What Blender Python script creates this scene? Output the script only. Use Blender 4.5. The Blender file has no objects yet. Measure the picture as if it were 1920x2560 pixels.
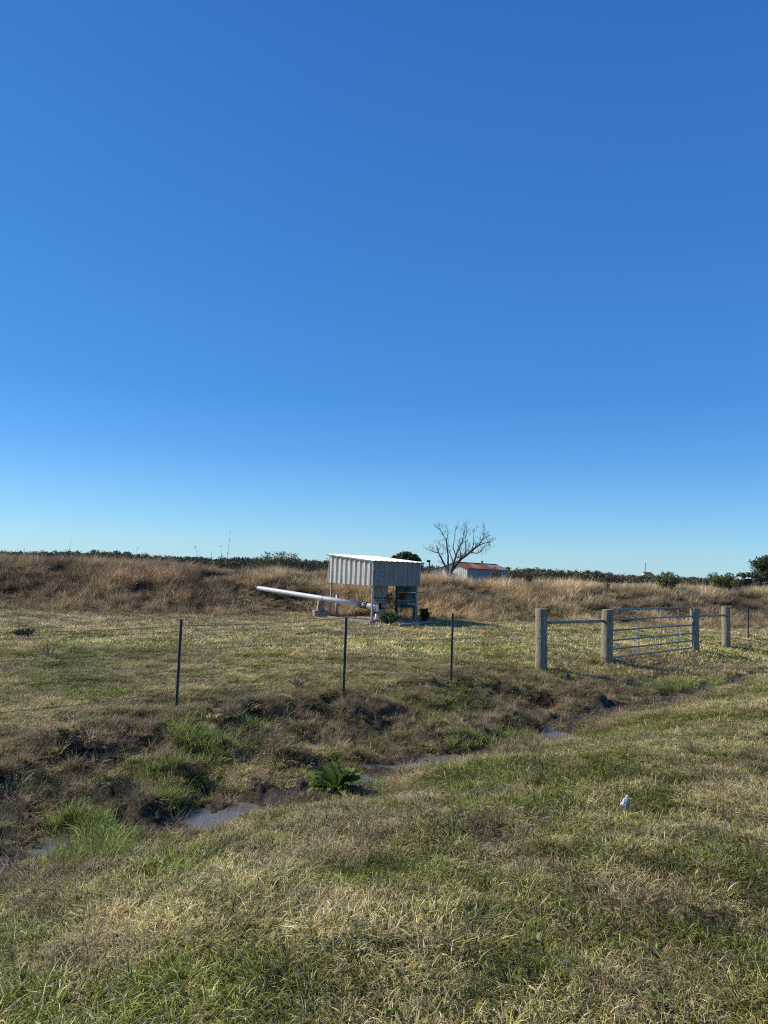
import bpy, math, random
import numpy as np
from mathutils import Vector, Matrix, Euler, noise as mnoise

random.seed(7)
rng = np.random.default_rng(11)
scene = bpy.context.scene
COL = scene.collection
R = math.radians

# ------------------------------------------------------------------ camera
F = 1775.0
EYE = 1.6
PITCH = math.atan(144.0 / F)
ROLL = R(2.0)
camd = bpy.data.cameras.new('camera')
camd.sensor_fit = 'HORIZONTAL'
camd.sensor_width = 36.0
camd.lens = F / 1920.0 * 36.0
camd.clip_start = 0.05
camd.clip_end = 12000
cam = bpy.data.objects.new('camera', camd)
COL.objects.link(cam)
CM = Euler((R(90) + PITCH, 0, 0)).to_matrix() @ Matrix.Rotation(ROLL, 3, 'Z')
cam.matrix_world = Matrix.Translation((0, 0, EYE)) @ CM.to_4x4()
scene.camera = cam


def ray(px, py):
    return CM @ Vector(((px - 960) / F, -(py - 1280) / F, -1.0))


def at(px, py, Y):
    """world point seen at photo pixel (px,py) at distance Y ahead"""
    d = ray(px, py)
    k = Y / d.y
    return Vector((d.x * k, Y, EYE + d.z * k))


def gz(px, py, z):
    """world point seen at photo pixel on the level z"""
    d = ray(px, py)
    k = (z - EYE) / d.z
    return Vector((d.x * k, d.y * k, z))


# ------------------------------------------------------------------ tagging
def tag(o, label=None, cat=None, group=None, kind=None):
    if label: o['label'] = label
    if cat: o['category'] = cat
    if group: o['group'] = group
    if kind: o['kind'] = kind
    return o


def thing(name, label, cat, loc=(0, 0, 0), rz=0.0, group=None):
    o = bpy.data.objects.new(name, None)
    o.empty_display_size = 0.2
    COL.objects.link(o)
    o.location = loc
    o.rotation_euler = (0, 0, rz)
    return tag(o, label, cat, group)


# ------------------------------------------------------------------ mesh helpers
class MB:
    def __init__(self):
        self.v = []; self.f = []

    def add(self, vs, fs):
        b = len(self.v)
        self.v.extend([tuple(p) for p in vs])
        self.f.extend([tuple(i + b for i in f) for f in fs])
        return self

    def box(self, c, s, rz=0.0, M=None):
        hx, hy, hz = s[0] / 2, s[1] / 2, s[2] / 2
        vs = [Vector((x, y, z)) for x in (-hx, hx) for y in (-hy, hy) for z in (-hz, hz)]
        rot = M if M is not None else Matrix.Rotation(rz, 3, 'Z')
        vs = [rot @ p + Vector(c) for p in vs]
        fs = [(0, 1, 3, 2), (4, 6, 7, 5), (0, 4, 5, 1), (2, 3, 7, 6), (0, 2, 6, 4), (1, 5, 7, 3)]
        return self.add(vs, fs)

    def tube(self, pts, rad, n=8, cap=True):
        pts = [Vector(p) for p in pts]
        if not hasattr(rad, '__len__'): rad = [rad] * len(pts)
        vs = []; fs = []
        up = None
        for i, p in enumerate(pts):
            a = pts[max(0, i - 1)]; b = pts[min(len(pts) - 1, i + 1)]
            t = (b - a)
            if t.length < 1e-9: t = Vector((0, 0, 1))
            t.normalize()
            if up is None:
                up = Vector((0, 0, 1)) if abs(t.z) < .9 else Vector((1, 0, 0))
            u = up - t * up.dot(t)
            if u.length < 1e-4:
                u = Vector((0, 1, 0)) - t * t.y
            u.normalize(); up = u
            w = t.cross(u)
            for k in range(n):
                an = 2 * math.pi * k / n
                vs.append(p + (u * math.cos(an) + w * math.sin(an)) * rad[i])
        for i in range(len(pts) - 1):
            for k in range(n):
                a = i * n + k; b = i * n + (k + 1) % n
                fs.append((a, b, b + n, a + n))
        if cap:
            fs.append(tuple(reversed(range(n))))
            fs.append(tuple(range((len(pts) - 1) * n, len(pts) * n)))
        return self.add(vs, fs)

    def lathe(self, prof, n=24, c=(0, 0, 0)):
        vs = []; fs = []
        for (r, z) in prof:
            for k in range(n):
                an = 2 * math.pi * k / n
                vs.append((c[0] + r * math.cos(an), c[1] + r * math.sin(an), c[2] + z))
        for i in range(len(prof) - 1):
            for k in range(n):
                a = i * n + k; b = i * n + (k + 1) % n
                fs.append((a, b, b + n, a + n))
        fs.append(tuple(reversed(range(n))))
        fs.append(tuple(range((len(prof) - 1) * n, len(prof) * n)))
        return self.add(vs, fs)

    def build(self, name, m, parent=None, smooth=False, bevel=0.0):
        me = bpy.data.meshes.new(name)
        me.from_pydata(self.v, [], self.f)
        me.update()
        if smooth:
            me.polygons.foreach_set('use_smooth', [True] * len(me.polygons))
        me.materials.append(m)
        o = bpy.data.objects.new(name, me)
        COL.objects.link(o)
        if parent is not None: o.parent = parent
        if bevel:
            b = o.modifiers.new('b', 'BEVEL'); b.width = bevel; b.segments = 2; b.limit_method = 'ANGLE'
        return o


def copy_thing(o, loc, rz=None, parent=None):
    c = o.copy(); COL.objects.link(c)
    if parent is None:
        c.location = loc
        if rz is not None: c.rotation_euler = (0, 0, rz)
    else:
        c.parent = parent
    for ch in [x for x in bpy.data.objects if x.parent == o]:
        copy_thing(ch, None, None, c)
    return c


def np_mesh(name, V, Fc, attrs=None, smooth=False):
    """V (n,3), Fc (m,k) numpy"""
    me = bpy.data.meshes.new(name)
    k = Fc.shape[1]
    me.vertices.add(len(V)); me.vertices.foreach_set('co', V.astype(np.float32).ravel())
    me.loops.add(Fc.size); me.loops.foreach_set('vertex_index', Fc.astype(np.int32).ravel())
    me.polygons.add(len(Fc)); me.polygons.foreach_set('loop_start', np.arange(0, Fc.size, k, dtype=np.int32))
    me.update(calc_edges=True)
    if smooth: me.polygons.foreach_set('use_smooth', np.ones(len(Fc), dtype=bool))
    for n_, a in (attrs or {}).items():
        at_ = me.attributes.new(n_, 'FLOAT', 'POINT'); at_.data.foreach_set('value', a.astype(np.float32))
    return me


# ------------------------------------------------------------------ numpy noise
def _hash(ix, iy, seed):
    h = (ix.astype(np.int64) * 374761393 + iy.astype(np.int64) * 668265263 + seed * 1442695041) & 0xffffffff
    h = ((h ^ (h >> 13)) * 1274126177) & 0xffffffff
    h = h ^ (h >> 16)
    return (h & 0xffffff) / float(0xffffff)


def vnoise(x, y, scale, seed=0):
    x = np.asarray(x, float) / scale + 1000.37; y = np.asarray(y, float) / scale + 1000.71
    ix = np.floor(x); iy = np.floor(y); fx = x - ix; fy = y - iy
    fx = fx * fx * fx * (fx * (fx * 6 - 15) + 10); fy = fy * fy * fy * (fy * (fy * 6 - 15) + 10)
    a = _hash(ix, iy, seed); b = _hash(ix + 1, iy, seed); c = _hash(ix, iy + 1, seed); d = _hash(ix + 1, iy + 1, seed)
    return (a * (1 - fx) + b * fx) * (1 - fy) + (c * (1 - fx) + d * fx) * fy


def fbm(x, y, scale, seed=0, oct=3):
    s = 0; a = 1; t = 0
    for i in range(oct):
        # rotate each octave so that the lattice does not show
        c, n = math.cos(i * 1.1 + .4), math.sin(i * 1.1 + .4)
        s = s + a * vnoise(x * c - y * n, x * n + y * c, scale / 2 ** i, seed + 17 * i); t += a; a *= .5
    return s / t


def sstep(a, b, x):
    t = np.clip((x - a) / (b - a), 0, 1)
    return t * t * (3 - 2 * t)


# ------------------------------------------------------------------ terrain
DN = (.721, -.693); DD = (.693, .721); D0 = (0.0, 9.03)
_tab = np.linspace(-80, 60, 14001)
_prof = np.interp(_tab, [-80, -6, -3.4, -2.6, -1.3, -.45, -.25, .2, .42, .8, 1.5, 3, 5, 6.5, 9, 16, 60],
                  [-.6, -.6, -.6, -.67, -.86, -.95, -1.03, -1.05, -.97, -.86, -.64, -.33, -.08, 0, .05, .12, .15])
_k = np.hanning(41); _k /= _k.sum()
_prof = np.convolve(np.pad(_prof, 20, 'edge'), _k, 'valid')
POOLS = [(-3.75, .27, .06), (-2.15, .62, 0), (1.15, .75, 0), (-.1, .4, .06), (3.9, .75, .0), (9.6, .5, 0)]


def ditch(x, y):
    q = (x - D0[0]) * DD[0] + (y - D0[1]) * DD[1]
    s = (x - D0[0]) * DN[0] + (y - D0[1]) * DN[1]
    s = s + .14 * np.sin(q * 1.3 + .5) + .10 * np.sin(q * 2.9) + .34 * np.exp(-((q + 2.2) / .8) ** 2)
    return q, s


def levee_t(x, y):
    yb = 31.6 + .13 * x + 1.3 * (fbm(x, y * 0 + 3, 7, 5) - .5)
    return y - yb


def H(x, y):
    x = np.asarray(x, float); y = np.asarray(y, float)
    q, s = ditch(x, y)
    z = np.interp(s, _tab, _prof)
    # pools
    pool = np.zeros_like(z) + .25 * (vnoise(q, s, .5, 77) > .8)
    for (pq, w, o) in POOLS:
        pool = np.maximum(pool, np.exp(-((q - pq) / w) ** 4) * (1 - max(o, 0) * 5))
    band = np.exp(-(s / .55) ** 4)
    z = z + band * (.135 * (1 - pool) - .03 * pool + .055 * (vnoise(x, y, .2, 78) - .5) + .05 * (vnoise(x, y, .07, 79) - .5))
    # trampled hummocks on the far bank of the ditch
    hm = sstep(-4.0, -2.6, s) * (1 - sstep(-.35, .05, s))
    hm = hm * (1 - .75 * sstep(6.5, 9.5, q))
    n1 = fbm(x, y, .75, 3, 2); n2 = vnoise(x, y, .28, 9); n3 = vnoise(x, y, .11, 12)
    z = z + hm * (.19 * (sstep(.40, .74, n1) - .36) * (.5 + 1.0 * n2) + .09 * (n3 - .5) + .05 * (vnoise(x, y, .06, 13) - .5))
    z = z + hm * (-.10 * sstep(.62, .8, vnoise(x, y, .22, 44)))
    cs = sstep(.25, 1.0, s)
    z = z + cs * (.09 * (fbm(x, y, 1.1, 21) - .5) + .035 * (vnoise(x, y, .25, 23) - .5))
    # rougher ground by the gate's ditch stretch
    fld = 1 - sstep(-4.2, -3, s)
    z = z + fld * (.10 * (fbm(x, y, 2.3, 31) - .5) + .05 * (vnoise(x, y, .35, 33) - .5))
    # canal bank
    t = levee_t(x, y)
    hL = np.interp(x, [-40, -22, -5, 3, 10, 30, 60], [2.0, 1.85, 1.62, 1.43, 1.42, 1.36, 1.3])
    lp = np.interp(t, [-1, 0, 1.2, 3.8, 6, 11, 15.5, 20], [0, 0, .08, .72, 1.0, 1.0, .1, 0])
    z = z + hL * lp + sstep(0, 3, t) * (1 - sstep(13, 17, t)) * .28 * (fbm(x, y, 2.6, 41) - .5)
    return z


def Hf(x, y):
    return float(H(np.array([x]), np.array([y]))[0])


# ------------------------------------------------------------------ materials
def new_mat(name):
    m = bpy.data.materials.new(name); m.use_nodes = True
    nt = m.node_tree; nt.nodes.clear()
    out = nt.nodes.new('ShaderNodeOutputMaterial')
    return m, nt, out


def N(nt, typ, **kw):
    n = nt.nodes.new(typ)
    for k, v in kw.items():
        if k.startswith('i_'):
            n.inputs[k[2:].replace('_', ' ')].default_value = v
        else:
            setattr(n, k, v)
    return n


def mixc(nt, fac, a, b, bt='MIX'):
    n = nt.nodes.new('ShaderNodeMix'); n.data_type = 'RGBA'; n.blend_type = bt
    for sock, v in ((n.inputs[0], fac), (n.inputs[6], a), (n.inputs[7], b)):
        if hasattr(v, 'is_linked'): nt.links.new(v, sock)
        elif isinstance(v, (int, float)): sock.default_value = v
        else: sock.default_value = (*v, 1) if len(v) == 3 else v
    return n.outputs[2]


def math_(nt, op, a, b=None, c=None, clamp=False):
    n = nt.nodes.new('ShaderNodeMath'); n.operation = op; n.use_clamp = clamp
    for i, v in enumerate((a, b, c)):
        if v is None: continue
        if hasattr(v, 'is_linked'): nt.links.new(v, n.inputs[i])
        else: n.inputs[i].default_value = v
    return n.outputs[0]


def mrange(nt, v, a, b, c=0, d=1):
    n = nt.nodes.new('ShaderNodeMapRange')
    nt.links.new(v, n.inputs[0])
    for i, k in enumerate((a, b, c, d)): n.inputs[i + 1].default_value = k
    return n.outputs[0]


def noise_(nt, scale, detail=4, rough=.6, coord='Object', stretch=None):
    tc = nt.nodes.new('ShaderNodeTexCoord')
    n = nt.nodes.new('ShaderNodeTexNoise')
    n.inputs['Scale'].default_value = scale; n.inputs['Detail'].default_value = detail
    n.inputs['Roughness'].default_value = rough
    if stretch:
        mp = nt.nodes.new('ShaderNodeMapping'); mp.inputs['Scale'].default_value = stretch
        nt.links.new(tc.outputs[coord], mp.inputs[0]); nt.links.new(mp.outputs[0], n.inputs['Vector'])
    else:
        nt.links.new(tc.outputs[coord], n.inputs['Vector'])
    return n.outputs['Fac']


def surf_mat(name, c1, c2, scale=5, rough=.6, metal=0.0, bump=.2, bscale=None, stretch=None, lo=.35, hi=.65,
             extra=None, spec=.4, bdist=.01):
    m, nt, out = new_mat(name)
    p = N(nt, 'ShaderNodeBsdfPrincipled')
    f = mrange(nt, noise_(nt, scale, 5, .65, stretch=stretch), lo, hi)
    c = mixc(nt, f, c1, c2)
    if extra:   # (colour, scale, lo, hi, stretch)
        f2 = mrange(nt, noise_(nt, extra[1], 4, .7, stretch=extra[4]), extra[2], extra[3])
        c = mixc(nt, f2, c, extra[0])
    nt.links.new(c, p.inputs['Base Color'])
    p.inputs['Roughness'].default_value = rough; p.inputs['Metallic'].default_value = metal
    p.inputs['Specular IOR Level'].default_value = spec
    if bump:
        b = N(nt, 'ShaderNodeBump'); b.inputs['Strength'].default_value = bump; b.inputs['Distance'].default_value = bdist
        nt.links.new(noise_(nt, bscale or scale * 4, 5, .7, stretch=stretch), b.inputs['Height'])
        nt.links.new(b.outputs[0], p.inputs['Normal'])
    nt.links.new(p.outputs[0], out.inputs[0])
    return m


def attr(nt, name, typ='GEOMETRY'):
    n = nt.nodes.new('ShaderNodeAttribute'); n.attribute_name = name; n.attribute_type = typ
    return n


def leaf_shader(nt, out, col, transl=.3, rough=.55, spec=.25):
    p = N(nt, 'ShaderNodeBsdfPrincipled'); p.inputs['Roughness'].default_value = rough
    p.inputs['Specular IOR Level'].default_value = spec
    nt.links.new(col, p.inputs['Base Color'])
    t = N(nt, 'ShaderNodeBsdfTranslucent'); nt.links.new(col, t.inputs['Color'])
    mx = N(nt, 'ShaderNodeMixShader'); mx.inputs[0].default_value = transl
    nt.links.new(p.outputs[0], mx.inputs[1]); nt.links.new(t.outputs[0], mx.inputs[2])
    nt.links.new(mx.outputs[0], out.inputs[0])


def blade_mat(name, g1, g2, s1, s2, transl=.3, base_dark=.35):
    """blades: rnd against the clump's dryness picks green or straw"""
    m, nt, out = new_mat(name)
    rnd = attr(nt, 'rnd').outputs['Fac']; rn2 = attr(nt, 'rnd2').outputs['Fac']; t = attr(nt, 't').outputs['Fac']
    dry = attr(nt, 'dry', 'INSTANCER').outputs['Fac']
    tone = attr(nt, 'tone', 'INSTANCER').outputs['Fac']
    red = attr(nt, 'red', 'INSTANCER').outputs['Fac']
    green = mixc(nt, rn2, g1, g2)
    straw = mixc(nt, rn2, s1, s2)
    straw = mixc(nt, red, straw, mixc(nt, rn2, (.24, .165, .10), (.56, .41, .25)))
    # tip of a blade dries first
    f = math_(nt, 'SUBTRACT', math_(nt, 'ADD', dry, math_(nt, 'MULTIPLY', t, .22)), rnd)
    f = mrange(nt, f, -.04, .08)
    c = mixc(nt, f, green, straw)
    sh = mrange(nt, t, 0, .5, base_dark, 1.0)  # colour darkens toward the blade base, shade inside the tuft painted in
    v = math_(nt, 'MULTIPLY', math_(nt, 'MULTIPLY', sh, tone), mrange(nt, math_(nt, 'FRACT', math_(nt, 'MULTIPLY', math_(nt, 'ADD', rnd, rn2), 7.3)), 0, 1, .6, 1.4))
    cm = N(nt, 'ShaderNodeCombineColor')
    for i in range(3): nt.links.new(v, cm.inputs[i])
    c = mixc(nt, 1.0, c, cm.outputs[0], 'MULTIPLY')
    leaf_shader(nt, out, c, transl)
    return m


def crown_mat(name, c1, c2, transl=.2, c3=None):
    m, nt, out = new_mat(name)
    rnd = attr(nt, 'rnd').outputs['Fac']
    c = mixc(nt, rnd, c1, c2)
    if c3:
        n = noise_(nt, .35, 3, .6)
        c = mixc(nt, mrange(nt, n, .45, .6), c, c3)
    leaf_shader(nt, out, c, transl, .6, .2)
    return m


MAT = {}
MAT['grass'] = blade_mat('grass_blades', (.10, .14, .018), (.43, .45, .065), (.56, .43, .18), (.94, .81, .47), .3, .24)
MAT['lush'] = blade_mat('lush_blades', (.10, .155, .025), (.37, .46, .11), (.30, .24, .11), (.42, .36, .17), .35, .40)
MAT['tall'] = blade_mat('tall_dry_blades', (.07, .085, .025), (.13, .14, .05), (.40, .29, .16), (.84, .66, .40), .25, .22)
MAT['dock'] = crown_mat('dock_leaf', (.045, .10, .014), (.19, .28, .06), .25)
MAT['bark'] = surf_mat('grey_bark', (.05, .042, .035), (.11, .095, .08), 3, .9, bump=.5, bdist=.03)
MAT['oak_bark'] = surf_mat('dark_bark', (.06, .05, .04), (.11, .09, .07), 3, .9, bump=.5, bdist=.03)
MAT['oak'] = crown_mat('oak_foliage', (.03, .045, .016), (.09, .11, .04), .2)
MAT['far'] = crown_mat('far_foliage', (.07, .074, .042), (.155, .145, .09), .1, (.17, .15, .10))
MAT['bush'] = crown_mat('bush_foliage', (.10, .12, .045), (.25, .26, .11), .25)
MAT['grbush'] = crown_mat('grey_green_leaves', (.07, .10, .05), (.20, .25, .13), .2)
MAT['twig'] = crown_mat('pale_twigs', (.16, .13, .08), (.30, .26, .17), .1)
MAT['weed'] = crown_mat('brown_weed', (.10, .06, .035), (.24, .155, .10), .15)
MAT['wood'] = surf_mat('weathered_post_wood', (.17, .145, .10), (.44, .38, .27), 7, .85, bump=1.0, bscale=30,
                       stretch=(5, 5, .5), extra=((.07, .065, .045), 6, .56, .70, (6, 6, .35)), bdist=.012)
MAT['woodtop'] = surf_mat('cut_post_top', (.28, .24, .15), (.46, .40, .27), 25, .85, bump=.4)
MAT['hole'] = surf_mat('dark_hole', (.008, .007, .006), (.02, .018, .015), 20, .95, bump=0)
MAT['tpost'] = surf_mat('painted_t_post', (.05, .065, .07), (.11, .13, .135), 12, .55, metal=.2, bump=.2,
                        extra=((.12, .08, .055), 9, .60, .68, (3, 3, .6)))
MAT['clip'] = surf_mat('galvanised_clip', (.45, .46, .45), (.65, .65, .62), 30, .4, metal=.5, bump=0)
MAT['wire'] = surf_mat('fence_wire', (.09, .075, .06), (.16, .13, .10), 12, .6, metal=.4, bump=0)
MAT['galv'] = surf_mat('galvanised_tube', (.20, .215, .235), (.32, .34, .36), 14, .42, metal=.55, bump=.1,
                       stretch=(2, 2, 2))
MAT['post_steel'] = surf_mat('pale_steel_post', (.32, .32, .31), (.44, .44, .42), 6, .5, metal=.3, bump=.1,
                             extra=((.25, .22, .19), 5, .60, .72, (4, 4, .6)))
MAT['roof'] = surf_mat('white_roof_sheet', (.74, .75, .76), (.82, .82, .82), 2, .38, bump=.08)
MAT['trim'] = surf_mat('grey_trim', (.15, .17, .19), (.24, .26, .28), 4, .5, bump=.1)
MAT['conc'] = surf_mat('rough_concrete', (.20, .18, .145), (.34, .31, .25), 9, .9, bump=.5, extra=((.14, .12, .10), 5, .58, .7, None))
MAT['gravel'] = surf_mat('reddish_gravel', (.26, .19, .14), (.50, .40, .32), 38, .95, bump=1.0, bscale=55, bdist=.03,
                         extra=((.12, .09, .07), 3, .52, .66, None))
MAT['pvc'] = surf_mat('white_pipe', (.76, .735, .68), (.86, .83, .77), 3, .38, bump=.08,
                      extra=((.42, .39, .33), 4, .60, .78, (1, 1, 2.5)))
MAT['motor'] = surf_mat('grey_motor_paint', (.20, .195, .185), (.30, .295, .28), 5, .5, bump=.15,
                        extra=((.20, .17, .14), 7, .60, .70, (1, 1, .4)))
MAT['rusty'] = surf_mat('flaking_white_paint', (.27, .265, .25), (.40, .39, .365), 6, .65, bump=.3,
                        extra=((.09, .06, .045), 6, .50, .56, None))
MAT['dark'] = surf_mat('dark_iron', (.018, .018, .018), (.05, .045, .04), 14, .6, metal=.3, bump=.3)
MAT['board'] = surf_mat('aged_dark_plywood', (.075, .095, .095), (.20, .24, .22), 6, .85, bump=.4,
                        stretch=(1, 1, 3), extra=((.03, .04, .04), 3, .5, .64, (1, 1, 3)))
MAT['black'] = surf_mat('black_plastic', (.02, .02, .022), (.04, .04, .042), 10, .45, bump=0)
MAT['barnwall'] = surf_mat('old_white_boards', (.82, .76, .64), (.92, .86, .74), .8, .85, bump=.3,
                           stretch=(1, 1, .3), extra=((.24, .17, .12), .8, .56, .68, (2, 2, .4)))
MAT['barnside'] = surf_mat('weathered_tin_siding', (.17, .20, .23), (.29, .32, .35), .5, .6, metal=.2, bump=.2,
                           stretch=(2, 2, .3))
MAT['barnroof'] = surf_mat('rusted_tin_roof', (.30, .085, .04), (.44, .17, .09), .22, .8, bump=.3,
                           extra=((.48, .40, .36), .22, .55, .64, (1, 1, 1)), lo=.4, hi=.6)
MAT['houseroof'] = surf_mat('brown_grey_shingle', (.10, .085, .075), (.17, .15, .13), 2, .9, bump=.2)
MAT['paper'] = surf_mat('crumpled_white_plastic', (.38, .42, .46), (.75, .75, .74), 25, .3, bump=.6, bdist=.01)


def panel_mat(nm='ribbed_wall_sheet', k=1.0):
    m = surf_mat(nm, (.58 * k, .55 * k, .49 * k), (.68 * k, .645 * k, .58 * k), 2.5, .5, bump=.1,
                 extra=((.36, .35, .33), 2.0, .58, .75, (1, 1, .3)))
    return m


MAT['panel'] = panel_mat()
MAT['panel_shaded'] = panel_mat('shaded_wall_sheet', .46)  # same sheet darkened: shade of the right and rear faces painted in


def ground_mat():
    m, nt, out = new_mat('soil_and_thatch')
    p = N(nt, 'ShaderNodeBsdfPrincipled')
    mud = attr(nt, 'mud').outputs['Fac']; far = attr(nt, 'far').outputs['Fac']; bank = attr(nt, 'bank').outputs['Fac']
    n1 = noise_(nt, 1.3, 5, .6); n2 = noise_(nt, 11, 6, .7); n3 = noise_(nt, 60, 4, .7)
    th = mixc(nt, mrange(nt, n3, .4, .62), (.035, .030, .016), (.13, .11, .055))
    th = mixc(nt, mrange(nt, n2, .45, .65), th, (.055, .065, .022))
    md = mixc(nt, mrange(nt, n2, .4, .62), (.03, .021, .013), (.095, .068, .045))
    c = mixc(nt, mud, th, md)
    c = mixc(nt, bank, c, mixc(nt, n2, (.05, .035, .022), (.12, .085, .05)))
    fc = mixc(nt, mrange(nt, noise_(nt, .03, 5, .6), .4, .6), (.12, .11, .055), (.20, .165, .095))
    c = mixc(nt, far, c, fc)
    nt.links.new(c, p.inputs['Base Color'])
    nt.links.new(mrange(nt, mud, 0, 1, .95, .62), p.inputs['Roughness'])
    p.inputs['Specular IOR Level'].default_value = .3
    b = N(nt, 'ShaderNodeBump'); b.inputs['Strength'].default_value = .9; b.inputs['Distance'].default_value = .03
    nt.links.new(n3, b.inputs['Height'])
    b2 = N(nt, 'ShaderNodeBump'); b2.inputs['Strength'].default_value = .8; b2.inputs['Distance'].default_value = .08
    nt.links.new(n2, b2.inputs['Height']); nt.links.new(b.outputs[0], b2.inputs['Normal'])
    nt.links.new(b2.outputs[0], p.inputs['Normal'])
    nt.links.new(p.outputs[0], out.inputs[0])
    return m


def water_mat():
    m, nt, out = new_mat('muddy_water')
    p = N(nt, 'ShaderNodeBsdfPrincipled')
    c = mixc(nt, noise_(nt, 6, 4, .6), (.12, .108, .088), (.205, .185, .155))
    nt.links.new(c, p.inputs['Base Color'])
    p.inputs['Roughness'].default_value = .22; p.inputs['Specular IOR Level'].default_value = .3
    b = N(nt, 'ShaderNodeBump'); b.inputs['Strength'].default_value = .12; b.inputs['Distance'].default_value = .01
    nt.links.new(noise_(nt, 14, 3, .5), b.inputs['Height']); nt.links.new(b.outputs[0], p.inputs['Normal'])
    nt.links.new(p.outputs[0], out.inputs[0])
    return m


# ------------------------------------------------------------------ ground sheet
def build_ground():
    fine = np.arange(-46, 46.001, .16)
    coarse = np.concatenate([np.arange(49, 180, 4), np.arange(-180, -46, 4)])
    ang = np.concatenate([fine, coarse]); ang = np.radians(ang)
    rs = [.25]
    while rs[-1] < 7000:
        r = rs[-1]
        rs.append(r + max(.03, min(r * .006 if r < 20 else r * .010, 1e9)) if r < 60 else r * 1.05)
    rs = np.array(rs)
    A, RR = np.meshgrid(ang, rs)
    X = RR * np.sin(A); Y = RR * np.cos(A)
    Z = H(X, Y)
    n = len(ang); m = len(rs)
    V = np.stack([X, Y, Z], -1).reshape(-1, 3)
    i = np.arange(m - 1)[:, None]; j = np.arange(n)[None, :]
    a = i * n + j; b = i * n + (j + 1) % n
    Fc = np.stack([a, a + n, b + n, b], -1).reshape(-1, 4)
    # close the centre
    V = np.vstack([V, [[0, 0, float(Z[0].mean())]]])
    q, s = ditch(V[:, 0], V[:, 1])
    mud = mudmask(V[:, 0], V[:, 1])
    rad = np.hypot(V[:, 0], V[:, 1])
    far = sstep(48, 60, rad)
    t = levee_t(V[:, 0], V[:, 1])
    bank = sstep(-.5, 1.0, t) * (1 - sstep(14, 18, t)) * (1 - far)
    me = np_mesh('ground', V, Fc, {'mud': mud, 'far': far, 'bank': bank}, True)
    me.materials.append(ground_mat())
    o = bpy.data.objects.new('ground', me); COL.objects.link(o)
    o['kind'] = 'structure'
    # centre cap
    return o


def mudmask(x, y):
    q, s = ditch(x, y)
    n = fbm(x, y, .9, 51, 3)
    n2 = vnoise(x, y, .25, 52)
    m = sstep(-3.6, -2.3, s) * (1 - sstep(.30, .65, s + .25 * (n2 - .5)))
    far = 1 - .35 * sstep(3, 9, q)
    mm = m * sstep(.36, .56, n * .8 + n2 * .25 + .12 * np.exp(-(s / .8) ** 2)) * far
    return np.clip(np.maximum(mm, np.exp(-(s / .42) ** 4) * .9), 0, 1)


ground = build_ground()

# water lying in the ditch
def build_water():
    qs = np.arange(-9, 13.4, .15)
    ws = np.linspace(-.75, .75, 9)
    V = []
    for q in qs:
        for w in ws:
            s = w - (.14 * math.sin(q * 1.3 + .5) + .10 * math.sin(q * 2.9) + .34 * math.exp(-((q + 2.2) / .8) ** 2))
            V.append((D0[0] + q * DD[0] + s * DN[0], D0[1] + q * DD[1] + s * DN[1], -1.018))
    m = len(ws); Fc = []
    for i in range(len(qs) - 1):
        for j in range(m - 1):
            a = i * m + j
            Fc.append((a, a + 1, a + 1 + m, a + m))
    me = np_mesh('water', np.array(V), np.array(Fc))
    me.materials.append(water_mat())
    o = bpy.data.objects.new('water', me); COL.objects.link(o); o['kind'] = 'structure'


build_water()

# ------------------------------------------------------------------ blade tufts
tuft_cols = {}


def tuft_mesh(name, nb, radius, hmin, hmax, wid, lean, curl, m, seed, lat=0.0, segs=4, flop=0.0):
    r = np.random.default_rng(seed)
    V = []; Fc = []; T = []; R1 = []; R2 = []
    for b in range(nb):
        rr = radius * math.sqrt(r.random()); an = r.random() * 6.283
        bx, by = rr * math.cos(an), rr * math.sin(an)
        h = hmin + (hmax - hmin) * r.random() ** 1.3
        az = an + r.normal() * .9 if lean > 0 else r.random() * 6.283
        l = abs(r.normal()) * lean + .08
        if r.random() < flop: l += .9
        cu = curl * (.4 + r.random())
        w = wid * (.6 + .8 * r.random())
        fa = az + math.pi / 2 + r.normal() * .5
        dx, dy = math.cos(az), math.sin(az)
        wx, wy = math.cos(fa) * w / 2, math.sin(fa) * w / 2
        p = np.array([bx, by, -.015]); ang = l
        tw = r.normal() * .25
        r1, r2 = r.random(), r.random()
        base = len(V)
        sl = h / segs
        for k in range(segs + 1):
            t = k / segs
            wf = (1 - t ** 1.6)
            if k == segs:
                V.append(p.copy()); T.append(1.0); R1.append(r1); R2.append(r2)
            else:
                ww = np.array([wx, wy, tw * w * .5]) * max(wf, .25)
                V.append(p - ww); V.append(p + ww)
                T += [t, t]; R1 += [r1, r1]; R2 += [r2, r2]
            ang2 = min(ang, 2.3)
            p = p + np.array([dx * math.sin(ang2), dy * math.sin(ang2), math.cos(ang2)]) * sl
            if p[2] < .004: p[2] = .004 + .01 * r.random()
            ang += cu / segs
        for k in range(segs - 1):
            a = base + 2 * k
            Fc.append((a, a + 1, a + 3)); Fc.append((a, a + 3, a + 2))
        a = base + 2 * (segs - 1)
        Fc.append((a, a + 1, a + 2))
    me = np_mesh(name, np.array(V), np.array(Fc), {'t': np.array(T), 'rnd': np.array(R1), 'rnd2': np.array(R2)})
    me.materials.append(m)
    return me


def tuft_set(key, n, **kw):
    c = bpy.data.collections.new('tufts_' + key)
    for i in range(n):
        me = tuft_mesh('%s_%02d' % (key, i), seed=100 * len(tuft_cols) + i, **kw)
        c.objects.link(bpy.data.objects.new('%s_%02d' % (key, i), me))
    tuft_cols[key] = (c, n)


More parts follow.
